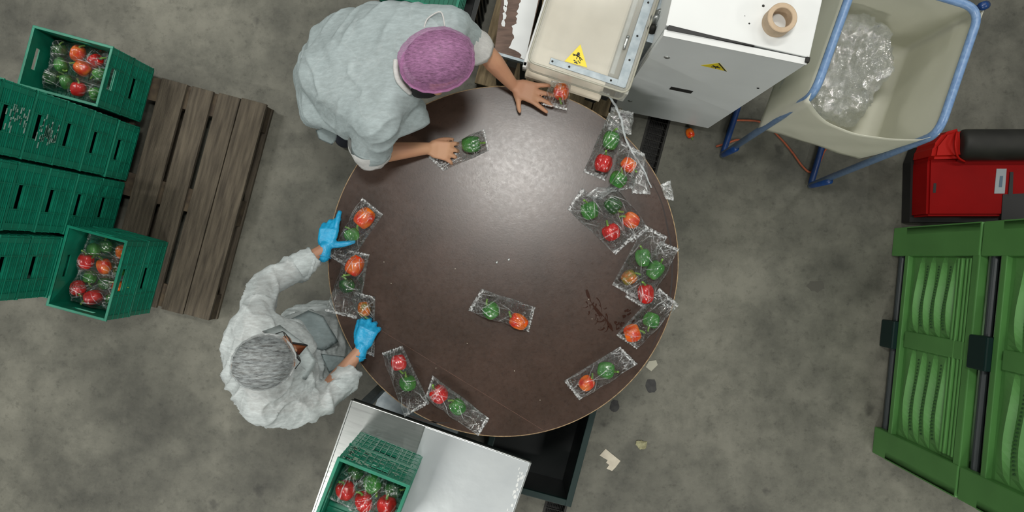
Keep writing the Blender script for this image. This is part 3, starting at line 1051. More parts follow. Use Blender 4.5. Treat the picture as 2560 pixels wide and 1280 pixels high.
# the curved bag in the middle
set_bag([(1204, 722), (1170, 776), (1322, 830), (1338, 768)], TH,
        [(1228, 777, 'green', .042, 125, 'green pepper in the bag lying alone in the middle of the table'),
         (1297, 803, 'orange_red', .039, 150, 'orange-red pepper in the bag lying alone in the middle of the table')],
        'clear bag with a green and an orange-red pepper, alone in the middle of the table', 19)
set_bag([(1006, 864), (955, 882), (1012, 1042), (1074, 1008)], TH,
        [(997, 906, 'red', .042, -80, 'red pepper in the bag at the lower left rim, above the green one'),
         (1020, 958, 'green', .040, 105, 'green pepper in the bag at the lower left rim, under the red one')],
        'clear bag with a red and a green pepper at the lower left table rim', 20)
set_bag([(1082, 938), (1064, 990), (1196, 1090), (1224, 1046)], TH,
        [(1098, 986, 'red', .044, 130, 'red pepper in the slanting bag at the bottom rim of the table'),
         (1144, 1017, 'green', .038, 125, 'light green pepper in the slanting bag at the bottom rim of the table')],
        'clear bag with a red and a light green pepper at the bottom rim', 21)
set_bag([(906, 494), (958, 536), (868, 668), (822, 640)], TH,
        [(912, 544, 'orange_red', .044, -130, 'large red pepper with orange flush beside the raised blue glove'),
         (880, 588, 'green', .036, 110, 'green pepper half under the blue-gloved left hand')],
        'clear bag with a red and a green pepper under the blue-gloved left hand', 22)
set_bag([(872, 625), (924, 636), (892, 798), (812, 778)], TH,
        [(888, 664, 'orange_red', .043, -120, 'orange-red pepper in front of the woman, between her two gloves'),
         (868, 714, 'dark_green', .037, 100, 'dark green pepper in front of the woman, under the orange-red one')],
        'clear bag with an orange-red and a dark green pepper between the two blue gloves', 23)
set_bag([(884, 728), (938, 742), (936, 892), (908, 880)], TH,
        [(910, 773, 'olive', .032, -80, 'small olive-orange pepper just above the gloved right fist')],
        'clear bag with a small olive-orange pepper, held by the gloved right fist', 24)
BELT = .93
set_bag([(1378, 202), (1428, 210), (1418, 276), (1352, 262)], BELT,
        [(1403, 229, 'orange_red', .037, -100, 'glossy orange-red pepper on the end of the cream belt by the man\'s fingertips')],
        'clear bag with one orange-red pepper coming off the cream belt', 25, n=(60, 44))
set_bag([(1212, 322), (1222, 376), (1108, 428), (1070, 392)], TH,
        [(1178, 360, 'green', .040, 5, 'green pepper held under the man\'s right hand')],
        'clear bag with one green pepper under the man\'s right hand', 26, n=(70, 46))
# loose pieces of film
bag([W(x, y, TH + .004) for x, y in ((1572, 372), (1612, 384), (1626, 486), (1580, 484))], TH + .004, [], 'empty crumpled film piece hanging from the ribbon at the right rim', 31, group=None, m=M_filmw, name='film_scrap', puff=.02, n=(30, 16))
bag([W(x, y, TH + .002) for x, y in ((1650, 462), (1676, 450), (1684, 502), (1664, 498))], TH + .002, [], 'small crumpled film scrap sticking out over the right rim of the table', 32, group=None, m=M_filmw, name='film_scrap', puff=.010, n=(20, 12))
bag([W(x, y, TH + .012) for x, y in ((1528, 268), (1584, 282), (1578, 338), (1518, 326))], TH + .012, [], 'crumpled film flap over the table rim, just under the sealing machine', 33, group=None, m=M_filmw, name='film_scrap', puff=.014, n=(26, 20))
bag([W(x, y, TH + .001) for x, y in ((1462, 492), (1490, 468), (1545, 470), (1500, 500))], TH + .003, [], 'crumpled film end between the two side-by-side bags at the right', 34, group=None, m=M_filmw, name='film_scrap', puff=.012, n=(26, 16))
b = BM()
pts = [W(1520, 236, .97), W(1540, 268, .935), W(1553, 300, .925), W(1563, 345, .925), W(1585, 388, .925), W(1608, 425, .905), W(1628, 468, .885)]
pp = smooth_path(pts, 6)
for k in range(3):
    rr = random.Random(k)
    q = [p + Vector((rr.uniform(-.003, .003), rr.uniform(-.003, .003), rr.uniform(0, .003))) for p in pp]
    tube(b, q, [.0022 + .0030 * abs(sin(i * .9 + k)) * (1 - i / len(q)) for i in range(len(q))], 6)
tag(obj('film_ribbon', b, mat('white_film_trim', (.62, .66, .67), .3, transl=.3)), 'long twisted ribbon of trimmed film hanging from the sealing machine onto the table', 'film trim')

# ------------------------------------------------------------------ peppers in the crates
BMI = []


def fill_crate(frame, zbase, spots, where, seed, nb):
    """spots: (x, y, kind, stem angle, r, layer lift, label) in crate axes"""
    pl = []
    for (x, y, kind, a, r, lift, lab) in spots:
        p = frame @ Vector((x, y, 0))
        pepper(kind, (p.x, p.y, zbase + r * .9 + lift), r, radians(a), lab, tilt=.3)
        pl.append((p.x, p.y, 2 * r * .94 + lift + .004, r * 1.7))
    for i, (x0, y0, x1, y1, w) in enumerate(nb):
        a = Vector((x0, y0, 0)); c = Vector((x1, y1, 0)); t = (c - a).normalized(); s = Vector((-t.y, t.x, 0)) * w
        cs = [frame @ q for q in (a + s, a - s, c - s, c + s)]
        bag([(q.x, q.y) for q in cs], zbase + .012 + i * .002, pl, 'clear bag of peppers, %s, in %s' % (('first from the top', 'second from the top', 'third from the top', 'lowest')[min(i, 3)], where),
            seed + i, group='pepper bags in ' + where, puff=.03, n=(70, 36))


fr = Matrix.Translation(AB(-2.30, -.325, 0)) @ Matrix.Rotation(ROT, 4, 'Z')
zb = DECK + CP + .050
K = 'the crate at the top left'
fill_crate(fr, zb, [
    (-.125, .075, 'dark_green', 80, .040, 0, 'dark green pepper in the upper left corner of ' + K),
    (-.03, .085, 'orange', 60, .041, .01, 'orange pepper at the upper middle of ' + K),
    (.055, .07, 'red', 20, .039, 0, 'shaded red pepper at the upper right of ' + K),
    (-.09, .01, 'green', -60, .037, .02, 'bright green pepper left of the middle of ' + K),
    (.02, .02, 'orange_red', 140, .042, .02, 'orange-red pepper in the middle of ' + K),
    (.10, .015, 'green', 200, .038, .01, 'green pepper right of the middle of ' + K),
    (-.13, -.06, 'dark_green', 0, .040, 0, 'very dark pepper in the lower left corner of ' + K),
    (-.05, -.065, 'green', 100, .036, .01, 'green pepper at the lower left middle of ' + K),
    (.025, -.085, 'red', 75, .041, .02, 'bright red pepper at the lower rim of ' + K),
    (.105, -.085, 'green', -45, .037, .01, 'light green pepper in the lower right corner of ' + K)],
    K, 60, [(-.17, .075, .10, .09, .052), (-.165, .005, .165, .02, .055), (-.17, -.07, .16, -.085, .05)])
fr = Matrix.Translation(AB(P2A, P2B, 0)) @ Matrix.Rotation(ROT + pi / 2, 4, 'Z')
K = 'the crate before the tall stacks'
fill_crate(fr, zb, [
    (.125, -.085, 'orange_red', -40, .040, .015, 'orange-red pepper in the upper right corner of ' + K),
    (.13, .01, 'dark_green', 90, .038, 0, 'dark green pepper at the top of ' + K),
    (.095, .06, 'green', -80, .037, .01, 'green pepper above the bright red one in ' + K),
    (.035, .075, 'red', 80, .042, .02, 'bright red pepper at the left of ' + K),
    (.03, -.01, 'orange_red', 95, .037, .01, 'orange-red pepper in the middle of ' + K),
    (.03, -.09, 'dark_green', 30, .038, 0, 'dark green pepper at the right wall of ' + K),
    (-.04, .05, 'green', -90, .035, 0, 'pale green pepper under the bright red one in ' + K),
    (-.05, -.035, 'dark_green', 10, .038, 0, 'dark green pepper under film in ' + K),
    (-.05, -.10, 'orange', 0, .034, 0, 'orange pepper against the right wall of ' + K),
    (-.105, .085, 'red', -70, .040, .01, 'deep red pepper in the lower left corner of ' + K),
    (-.13, .0, 'red', 200, .041, .01, 'shiny red pepper at the bottom of ' + K),
    (-.12, -.09, 'dark_green', 60, .038, 0, 'dark green pepper in the lower right corner of ' + K)],
    K, 70, [(.11, .12, .11, -.12, .055), (.03, .12, .03, -.12, .055), (-.05, .12, -.05, -.12, .05), (-.13, .12, -.13, -.12, .05)])

# ------------------------------------------------------------------ steel bench at the bottom with its crate
SH = .85
S1 = W(880, 1001, SH); S2 = W(1326, 1156, SH)
sd = (S2 - S1); SW = sd.length; sa = math.atan2(sd.y, sd.x)
bench = thing('steel_bench', 'stainless steel work bench at the bottom, below the round table', 'bench', (S1.x, S1.y, 0), sa)
b = BM(); box(b, (SW / 2, -.45, SH - .012), (SW, .90, .020), bev=.003)
obj('bench_top', b, M_steel, bench, local=True)
b = BM(); box(b, (SW * .705, -.45, SH + .004), (SW * .585, .896, .010), bev=.002)
obj('cover_sheet', b, M_sheet, bench, local=True)
b = BM(); box(b, (SW / 2, -.003, SH - .03), (SW, .004, .05)); obj('front_apron', b, M_dark, bench, local=True)
for ex in (-.002, SW + .002):
    b = BM(); box(b, (ex, -.45, SH - .011), (.006, .9, .03)); obj('edge_fold', b, M_steel, bench, local=True)
for x in (.04, SW - .32):
    for y in (-.04, -.86):
        b = BM(); box(b, (x, y, (SH - .02) / 2), (.04, .04, SH - .02), bev=.003); obj('leg', b, M_steeld, bench, local=True)
b = BM(); box(b, (SW / 2 - .15, -.45, .25), (SW - .38, .8, .015)); obj('lower_shelf', b, M_steeld, bench, local=True)
# pale smears along the right rim
b = BM(); rnd = random.Random(9)
for k in range(30):
    y = -rnd.uniform(.03, .5); x = SW - .012 - abs(rnd.gauss(0, .014))
    ico(b, (x, y, SH + .0092), (rnd.uniform(.002, .008), rnd.uniform(.003, .012), .0006), 1)
obj('soap_smears', b, M_white, bench, local=True)['kind'] = 'stuff'
# crates on the bench: separate material, built from its own prototype
b1 = W(904, 1078, SH); b2 = W(1056, 1138, SH)
ca = math.atan2((b2 - b1).y, (b2 - b1).x)
mid = (b1 + b2) / 2
inward = Vector((sin(ca), -cos(ca), 0))
cc = mid + inward * .20
pc = make_crate(M_crate2, 'green crate on the steel bench, under the open crate with red peppers', 'green crates on the steel bench')
pc.location = (cc.x, cc.y, SH + .001); pc.rotation_euler = (0, 0, ca + pi / 2)
pc2 = copy_tree(pc); pc2.location = (cc.x, cc.y, SH + .001 + CP); pc2['label'] = 'open green crate with red and green peppers on the steel bench'
# lattice of fine vertical bars with pale wear on the wall that faces the table
for par in (pc, pc2):
    b = BM(); rnd = random.Random(3)
    for k in range(11):
        box(b, (.1998, -.125 + k * .025, .105), (.006, .0028, .18))
    obj('wall_lattice', b, M_crate2, par, local=True)
b = BM(); rnd = random.Random(13)
for k in range(70):
    yy = rnd.choice([-.12 + rnd.gauss(0, .03), rnd.uniform(-.13, .13)])
    yy = max(-.12, min(.12, yy)); zz = .01 + .0118 * rnd.randint(0, 15)
    box(b, (.1995, yy * -1, zz), (.002, rnd.uniform(.004, .03), .003))
obj('wear_marks', b, mat('pale_wear', (.30, .42, .33), .8), pc2, local=True)['kind'] = 'stuff'
fr = Matrix.Translation((cc.x, cc.y, 0)) @ Matrix.Rotation(ca + pi / 2, 4, 'Z')
K = 'the crate on the steel bench'
zb2 = SH + CP + .055
fill_crate(fr, zb2, [
    (.135, .075, 'dark_green', 80, .038, 0, 'dark green pepper in the upper left corner of ' + K),
    (.115, -.005, 'green', -60, .041, .01, 'bright green pepper at the upper middle of ' + K),
    (.12, -.09, 'dark_green', 0, .038, 0, 'dark green pepper in the upper right corner of ' + K),
    (.05, .085, 'red', 100, .041, .01, 'glossy red pepper at the left wall of ' + K),
    (.035, .0, 'red', 100, .042, .01, 'wide red pepper in the middle of ' + K),
    (.055, -.09, 'red', 85, .042, .012, 'orange-lit red pepper at the right wall of ' + K)],
    K, 80, [(.16, .075, -.02, .085, .05), (.16, -.005, -.03, .0, .05), (.165, -.085, -.02, -.085, .045)])

# ------------------------------------------------------------------ cabinet
CT = 1.44
bl = W(1553, 275, .10); br = W(1760, 319, .10)
tl = W(1660, 84, CT); tr = W(2019, 164, CT)
ang = math.atan2(tr.y - tl.y, tr.x - tl.x)
CW = ((tr - tl).length + .0)
cab = thing('control_cabinet', 'white steel control cabinet with grey front beside the sealing machine', 'cabinet', (tl.x, tl.y, 0), ang)
b = BM(); box(b, (CW / 2, .33, .795), (CW - .004, .60, 1.28), bev=.004); obj('body', b, M_grey, cab, local=True)
b = BM(); box(b, (CW / 2, .335, CT - .008), (CW, .61, .018), bev=.003); obj('top_plate', b, M_white, cab, local=True)
# front door, a little ajar at its left side
b = BM()
dv = [(.0, -.004), (CW - .004, .006), (CW - .004, .026), (.0, .016)]
prism(b, dv, .10, CT - .012)
dr_ = obj('door', b, M_grey, cab, local=True)
b = BM(); prism(b, [(.0, -.0055), (CW - .002, .0045), (CW - .002, .028), (.0, .018)], CT - .0125, CT - .008); obj('door_lip', b, M_white, dr_, local=True)
dr_['label'] = 'pale grey door panel standing slightly ajar'
b = BM(); prism(b, [(.01, .017), (CW * .62, .0268), (.01, .034)], CT - .03, CT + .0015); obj('door_gap', b, M_black, cab, local=True)
dn = Vector((-.010, -1, 0)).normalized()


def on_door(px, py):
    """world point on the cabinet's front seen at the pixel; returns local x, z"""
    o = Vector((0, 0, CAM_H)); d_ = Vector(((px - 1280) / FOC, (640 - py) / FOC, -1))
    M = root_matrix(cab).inverted(); lo = M @ o; ld = M.to_3x3() @ d_
    # plane y = -.004 + x*.02
    tt = (-.004 + lo.x * .02 - lo.y) / (ld.y - .02 * ld.x)
    p = lo + ld * tt
    return p


for (px, py) in ((1667, 143), (1575, 252), (1895, 220)):
    p = on_door(px, py); b = BM(); ico(b, p, (.012, .006, .012), 2); obj('door_lock', b, M_steel if px < 1800 else M_iron, dr_, smooth=True, local=False) if False else None
    bb = BM(); ico(bb, (p.x, p.y, p.z), (.013, .006, .013) if px < 1800 else (.006, .003, .008), 2)
    obj('door_lock', bb, M_steel if px < 1800 else M_iron, dr_, smooth=True, local=True)
    b.free()
p = on_door(1676, 219); q = on_door(1730, 230)
b = BM(); prism(b, [(p.x, p.y - .003), (q.x, q.y - .003), (q.x, q.y + .004), (p.x, p.y + .004)], (p.z + q.z) / 2 - .022, (p.z + q.z) / 2 + .022)
obj('door_slot', b, M_black, dr_, local=True)
tri = [on_door(1752, 163), on_door(1817, 178), on_door(1799, 157)]


def flat_tri(ps, off, th):
    b = BM()
    n_ = (ps[1] - ps[0]).cross(ps[2] - ps[0]).normalized()
    return b, n_


def plate3(pts, nvec, th):
    b = BM()
    lo = [b.verts.new(p) for p in pts]; hi = [b.verts.new(p + nvec * th) for p in pts]
    n = len(pts)
    b.faces.new(lo[::-1]); b.faces.new(hi)
    for i in range(n): b.faces.new((lo[i], lo[(i + 1) % n], hi[(i + 1) % n], hi[i]))
    return b


yv = Vector((0, -1, 0))
cen = (tri[0] + tri[1] + tri[2]) / 3
st = obj('warning_sticker', plate3(tri, yv, .0012), M_yellow, cab, local=True)
gl = []
b = plate3([tri[1] + yv * .0014, tri[2] + yv * .0014, tri[2] * .93 + tri[0] * .07 + yv * .0014, tri[1] * .93 + tri[0] * .07 + yv * .0014], yv, .0004)
obj('printed_border', b, M_ink, st, local=True)
b = BM()
for k in range(5):
    a = k * 1.25; p0 = cen + yv * .002; p1 = p0 + Vector((cos(a), 0, sin(a))) * .018
    tube(b, [p0, p1], .0022, 5)
obj('printed_symbol', b, M_ink, st, local=True)
b = BM(); rnd = random.Random(8)
for (px, py, s) in ((1908, 15, .006), (1873, 59, .004), (1862, 40, .002)):
    p = W(px, py, CT); p2 = root_matrix(cab).inverted() @ p; ico(b, (p2.x, p2.y, CT + .001), (s, s, .001), 1)
obj('dirt_spot', b, M_iron, cab, local=True)
p = root_matrix(cab).inverted() @ W(2022, 150, CT)
b = BM(); box(b, (p.x - .004, p.y, CT - .03), (.014, .02, .07), bev=.003); obj('corner_hinge', b, M_iron, cab, local=True)
for x in (.14, CW - .06):
    for y in (.06, .57):
        b = BM(); box(b, (x, y, .06), (.05, .05, .12), bev=.004); obj('foot', b, M_iron, cab, local=True)
# tape core
b = BM(); tc_ = W(1940, 58, CT); NS = 40
prof = [(.0345, 0), (.052, 0), (.0525, .062), (.0500, .064), (.0365, .064), (.0345, .062)]
rings = [[b.verts.new((tc_.x + r * cos(2 * pi * k / NS), tc_.y + r * sin(2 * pi * k / NS), CT + .0012 + z)) for k in range(NS)] for r, z in prof]
for i in range(len(prof)):
    A, B_ = rings[i], rings[(i + 1) % len(prof)]
    for k in range(NS): b.faces.new((A[k], A[(k + 1) % NS], B_[(k + 1) % NS], B_[k]))
tag(obj('cardboard_tape_core', b, M_card, smooth=False), 'brown cardboard tape core standing on top of the white cabinet', 'tape roll')

# ------------------------------------------------------------------ sealing machine (outfeed belt under a hazy guard)
mo = W(1310, 190, BELT)
ma = math.atan2((W(1500, 252, BELT) - mo).y, (W(1500, 252, BELT) - mo).x)
BW = (W(1500, 252, BELT) - mo).length
mach = thing('sealing_machine', 'bag sealing machine with cream belt and hazy clear guard at the top', 'machine', (mo.x, mo.y, 0), ma)
b = BM(); box(b, (BW / 2, .55, BELT - .017), (BW, 1.10, .030), bev=.012); obj('belt', b, M_belt, mach, local=True)
b = BM(); tube(b, [(0.004, .012, BELT - .018), (BW - .004, .012, BELT - .018)], .014, 12); obj('end_roller', b, M_belt, mach, local=True, smooth=True)
b = BM(); box(b, (-.010, .56, BELT - .01), (.016, 1.06, .07), bev=.003); box(b, (-.004, .045, BELT - .01), (.028, .02, .07), bev=.003)
obj('side_rail', b, M_white, mach, local=True)
b = BM(); box(b, (BW + .012, .62, BELT - .02), (.02, 1.0, .08), bev=.003); obj('side_rail', b, M_steeld, mach, local=True)
b = BM(); box(b, (BW / 2, .70, .52), (BW * .8, .7, .72), bev=.01); obj('machine_body', b, M_steeld, mach, local=True)
b = BM(); box(b, (BW / 2, .10, BELT - .10), (BW * .9, .03, .03)); box(b, (BW * .9, .06, BELT - .14), (.05, .06, .12)); obj('bracket', b, M_black, mach, local=True)
# guard: box of hazy acrylic, open below
GZ0, GZ1 = BELT + .10, BELT + .23
Mi = root_matrix(mach).inverted()
g0 = Mi @ W(1316, 160, GZ1); g1 = Mi @ W(1568, 238, GZ1)
gx0, gx1, gy0 = g0.x, g1.x, min(g0.y, g1.y) + .012
gd = .75
b = BM(); box(b, ((gx0 + gx1) / 2, gy0 + gd / 2, GZ1 - .003), (gx1 - gx0, gd, .005)); guard = obj('guard', b, M_guard, mach, local=True)
guard['label'] = 'hazy clear acrylic guard'
b = BM(); box(b, ((gx0 + gx1) / 2, gy0, GZ0 + .06), (gx1 - gx0, .005, .13)); box(b, (gx0, gy0 + gd / 2, GZ0 + .06), (.005, gd, .13))
box(b, (gx1, gy0 + gd / 2, GZ0 + .06), (.005, gd, .13)); obj('guard_wall', b, M_guard, guard, local=True)
b = BM()
loop = rounded([(gx0, gy0 + gd, GZ1), (gx0, gy0, GZ1), (gx1, gy0, GZ1), (gx1, gy0 + gd, GZ1)], .035, 6)
tube(b, loop, .0045, 8); obj('guard_rim', b, M_guarde, guard, local=True, smooth=True)
b = BM(); loop = rounded([(gx0, gy0 + gd, GZ0), (gx0, gy0, GZ0), (gx1, gy0, GZ0), (gx1, gy0 + gd, GZ0)], .035, 6)
tube(b, loop, .004, 8); obj('guard_rim', b, M_guarde, guard, local=True, smooth=True)
s0_ = Mi @ W(1375, 152, GZ1); s1_ = Mi @ W(1550, 205, GZ1)
b = BM(); box(b, ((s0_.x + gx1 - .02) / 2, s0_.y, GZ1 + .002), (gx1 - .02 - s0_.x, .026, .004), bev=.001); strip = obj('steel_strip', b, M_steeld, mach, local=True)
b = BM(); box(b, (gx1 - .035, s0_.y + .33, GZ1 + .0022), (.038, .68, .004), bev=.001); obj('steel_strip', b, M_steeld, mach, local=True)
for (x, y) in ((s0_.x + .01, s0_.y), (s0_.x + .08, s0_.y), (gx1 - .08, s0_.y), (gx1 - .035, s0_.y + .1), (gx1 - .035, s0_.y + .2), (gx1 - .035, s0_.y + .34)):
    b = BM(); ico(b, (x, y, GZ1 + .005), (.0045, .0045, .002), 2); obj('rivet', b, M_iron, mach, local=True, smooth=True)
lt = Mi @ W(1564, 107, GZ1)
b = BM(); box(b, (lt.x, lt.y, GZ1 + .010), (.012, .055, .014), bev=.003); ico(b, (lt.x, lt.y + .02, GZ1 + .018), .007, 2); ico(b, (lt.x, lt.y - .024, GZ1 + .018), .007, 2)
obj('guard_latch', b, M_steel, mach, local=True, smooth=True)
b = BM(); box(b, (.19 * 1.0, gy0 + .42, GZ1 + .0006), (gx1 - gx0 - .02, .0016, .0012)); obj('guard_joint', b, M_iron, mach, local=True)
# warning triangle on the guard
tp = [Mi @ W(x, y, GZ1 + .001) for x, y in ((1451, 111), (1411, 153), (1468, 169))]
zv = Vector((0, 0, 1))
st = obj('warning_sticker', plate3([Vector((p.x, p.y, GZ1 + .0008)) for p in tp], zv, .0012), M_yellow, mach, local=True)
b = BM()
cen = sum(tp, Vector()) / 3


def sy(u, v):
    """sticker axes: u along the base, v towards the tip"""
    ux = (tp[2] - tp[1]).normalized(); vx = Vector((-ux.y, ux.x, 0))
    q = cen + ux * u + vx * v; q.z = GZ1 + .0024; return q


ico(b, sy(0, .016), (.006, .006, .0006), 2)
for pts in ([(-.022, .009), (-.010, .008), (0, .006), (.010, .004), (.022, -.004)], [(0, .014), (-.001, .004), (-.002, -.006)],
            [(-.018, .003), (-.006, .010), (.008, .012)], [(.004, .008), (.016, -.010)]):
    tube(b, [sy(*p) for p in pts], .0016, 5)
for (u, v) in ((-.008, -.014), (0, -.018), (.008, -.012), (.014, -.017), (.004, -.022), (-.004, -.021)):
    box(b, sy(u, v), (.007, .004, .0006))
obj('printed_symbol', b, M_ink, st, local=True)
# metal parts between the guard and the cabinet
b = BM(); mm = Mi @ W(1640, 60, .95)
box(b, (mm.x, mm.y + .1, .9), (.07, .5, .5), bev=.004); obj('drive_housing', b, M_steeld, mach, local=True)
b = BM(); box(b, (mm.x + .055, mm.y + .2, 1.10), (.025, .40, .03), bev=.003); obj('guide_rail', b, M_steel, mach, local=True)
for (px, py, r) in ((1640, 45, .022), (1632, 70, .020), (1648, 30, .014)):
    q = Mi @ W(px, py, 1.17); b = BM(); tube(b, [(q.x, q.y, 1.10), (q.x, q.y, 1.16), (q.x, q.y, 1.165), (q.x, q.y, 1.19)], [r, r, r * .55, r * .5], 12)
    obj('adjusting_knob', b, M_steel if px > 1635 else M_iron, mach, local=True, smooth=True)
b = BM()
q = Mi @ W(1512, 238, BELT - .05); box(b, (q.x, q.y, BELT - .05), (.035, .03, .06), bev=.004)
q = Mi @ W(1533, 262, BELT - .1); box(b, (q.x, q.y + .02, BELT - .1), (.02, .10, .06), bev=.004)
obj('sealing_jaw', b, M_black, mach, local=True)
b = BM(); q = Mi @ W(1508, 234, BELT); ico(b, (q.x, q.y, BELT), (.018, .010, .012), 2); obj('jaw_screw', b, M_steel, mach, local=True, smooth=True)

# flaking white shelf
FH = .80
fp = [W(1236, 128, FH), W(1312, 150, FH), W(1356, -30, FH), W(1262, -60, FH)]
sh = thing('flaking_shelf', 'worn shelf with flaking white paint over brown board, left of the sealing machine', 'shelf', ((fp[0] + fp[1]) / 2).to_tuple()[:2] + (0,))
b = BM(); prism(b, [(p.x, p.y) for p in fp], FH - .022, FH); obj('board', b, M_brown, sh)
b = BM(); dd = (fp[1] - fp[0]).normalized(); nn = Vector((dd.y, -dd.x, 0)) * .012
prism(b, [(fp[0] + nn).xy, (fp[1] + nn).xy, fp[1].xy, fp[0].xy], FH - .035, FH + .002); obj('metal_edge', b, M_steeld, sh)
rnd = random.Random(21)
pl = [(1262, -60), (1270, -10)]
# jagged paint borders: left thin strip and the big right sheet
right = []
y = 150
xs = lambda y: 1306 - (150 - y) * .02
path = []
for k in range(34):
    t = k / 33
    yy = 144 - t * 200
    base = 1272 + t * 55 * .7
    if t < .12: base = 1304 - t * 200
    path.append((base + rnd.uniform(-5, 5) + 5 * sin(k * .9), yy))
poly = path + [(1358, -56), (1313, 150)]
b = BM(); pts = [W(x, y, FH) for x, y in poly]
lo = [b.verts.new((p.x, p.y, FH + .0002)) for p in pts]; hi = [b.verts.new((p.x, p.y, FH + .0014)) for p in pts]
f1 = b.faces.new(hi)
for i in range(len(pts)): b.faces.new((lo[i], lo[(i + 1) % len(pts)], hi[(i + 1) % len(pts)], hi[i]))
bmesh.ops.triangulate(b, faces=[f1]); obj('paint_sheet', b, M_flake, sh)
for k in range(7):
    yy = 60 - k * 18 + rnd.uniform(-4, 4); xx = 1251 + (128 - yy) * .11
    b = BM()
    ps = [W(xx + cos(a) * rnd.uniform(3, 6), yy + sin(a) * rnd.uniform(7, 12), FH) for a in [-i * pi / 4 for i in range(8)]]
    prism(b, [(p.x, p.y) for p in ps], FH + .0002, FH + .0014); obj('paint_flake', b, M_flake, sh)
for (i, j) in ((0, 0), (1, 0), (2, 0), (3, 0)):
    p = fp[i] * .9 + (fp[0] + fp[1] + fp[2] + fp[3]) / 4 * .1
    b = BM(); box(b, (p.x, p.y, (FH - .022) / 2), (.03, .03, FH - .022), bev=.003); obj('leg', b, M_iron, sh)

# ------------------------------------------------------------------ waste sack on a blue tube stand
RH = 1.25
stand = thing('sack_stand', 'blue tubular frame that holds the big translucent sack at the upper right', 'stand', W(2060, 260, 0).to_tuple())
rimL, rimR = W(2036, 236, RH), W(2347, 334, RH)
bkL, bkR = W(2145, -70, RH), W(2452, 22, RH)
ftL, ftR = W(1806, 387, .03), W(2026, 464, .03)
bfL, bfR = W(1852, 240, .03), W(2085, 330, .03)
b = BM(); tube(b, rounded([ftL, Vector((rimL.x, rimL.y, RH)), bkL, bkR, rimR, ftR], .075, 8), .0165, 12)
obj('upper_tube', b, M_blue, stand, smooth=True)
for f, r_ in ((ftL, bkL), (ftR, bkR)):
    e = Vector((r_.x, r_.y, .03)) + (bkL - rimL).normalized() * .03
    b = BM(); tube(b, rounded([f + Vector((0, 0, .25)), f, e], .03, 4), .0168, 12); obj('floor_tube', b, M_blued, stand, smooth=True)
# the rear legs
dirb_ = (bkL - rimL).normalized()
for q in ((bkL, bfL), (bkR, bfR)):
    sgn = -1 if q[0] is bkL else 1
    off_ = dirb_ * .055 + Vector((dirb_.y, -dirb_.x, 0)) * (.045 * sgn)
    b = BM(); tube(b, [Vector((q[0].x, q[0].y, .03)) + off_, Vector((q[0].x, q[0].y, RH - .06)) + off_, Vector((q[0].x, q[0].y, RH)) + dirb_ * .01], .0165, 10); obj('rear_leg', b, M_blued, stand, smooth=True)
# sack: outer skin wraps the frame, hem at .66, open at the top, front rim sags
NB = .66
bot = [W(1903, 326, NB), W(2182, 418, NB)]
dirb = (bkL - rimL).normalized(); dirb.z = 0
depth = (bkL - rimL).length
latv = (rimR - rimL); latv.z = 0; wid = latv.length; latv.normalize()
org = rimL.copy(); org.z = 0


def SK(u, v, z):
    """sack axes u across 0..1, v depth 0..1"""
    return org + latv * (u * wid) + dirb * (v * depth) + Vector((0, 0, z))


b = BM()
per = []
NU, NV = 22, 16
for i in range(NU): per.append((i / NU, 0, 'f'))
for i in range(NV): per.append((1, i / NV, 'r'))
for i in range(NU): per.append((1 - i / NU, 1, 'b'))
for i in range(NV): per.append((0, 1 - i / NV, 'l'))
NZ = 12
grid = []
for (u, v, sd_) in per:
    row = []
    for k in range(NZ + 1):
        t = k / NZ
        uu, vv = u, v
        if sd_ == 'f':
            topz = RH - .015 - .20 * sin(pi * u) ** .75
            vv = -.045 - (1 - t) * .02 - .02 * sin(pi * u) * t
        else:
            topz = RH - .012
        z = NB + (topz - NB) * t
        o_ = .02 + .012 * sin(pi * t)
        if sd_ in 'rb' or u >= 1: uu = uu + (o_ if u >= 1 else 0)
        if u <= 0: uu = -o_
        if v >= 1: vv = 1 + o_
        p = SK(uu, vv, z)
        nzv = mnoise.noise(Vector((u * 5 + v * 7, t * 3, 3.3)))
        p += (latv * (1 if u > .5 else -1) * .25 + dirb * (1 if v > .5 else -1) * .5) * nzv * .018 * (1 - t * .6)
        row.append(b.verts.new(p))
    grid.append(row)
n_ = len(per)
for i in range(n_):
    for k in range(NZ):
        b.faces.new((grid[i][k], grid[(i + 1) % n_][k], grid[(i + 1) % n_][k + 1], grid[i][k + 1]))
# sagging floor of the sack
cv = b.verts.new(SK(.5, .5, NB - .02))
prev = [grid[i][0] for i in range(n_)]
for ring in (.75, .5, .25):
    cur = []
    for i in range(n_):
        u, v, _ = per[i]
        q = SK(.5 + (u - .5) * ring, .5 + (v - .5) * ring, NB - .02 * (1 - ring) + .015 * mnoise.noise(Vector((u * 4, v * 4, ring * 5))))
        cur.append(b.verts.new(q))
    for i in range(n_): b.faces.new((prev[i], cur[i], cur[(i + 1) % n_], prev[(i + 1) % n_]))
    prev = cur
for i in range(n_): b.faces.new((prev[i], cv, prev[(i + 1) % n_]))
sack = obj('waste_sack', b, M_sack, smooth=True)
md = sack.modifiers.new('thick', 'SOLIDIFY'); md.thickness = .0018
tag(sack, 'big cream translucent sack hung open in the blue tube stand', 'sack')
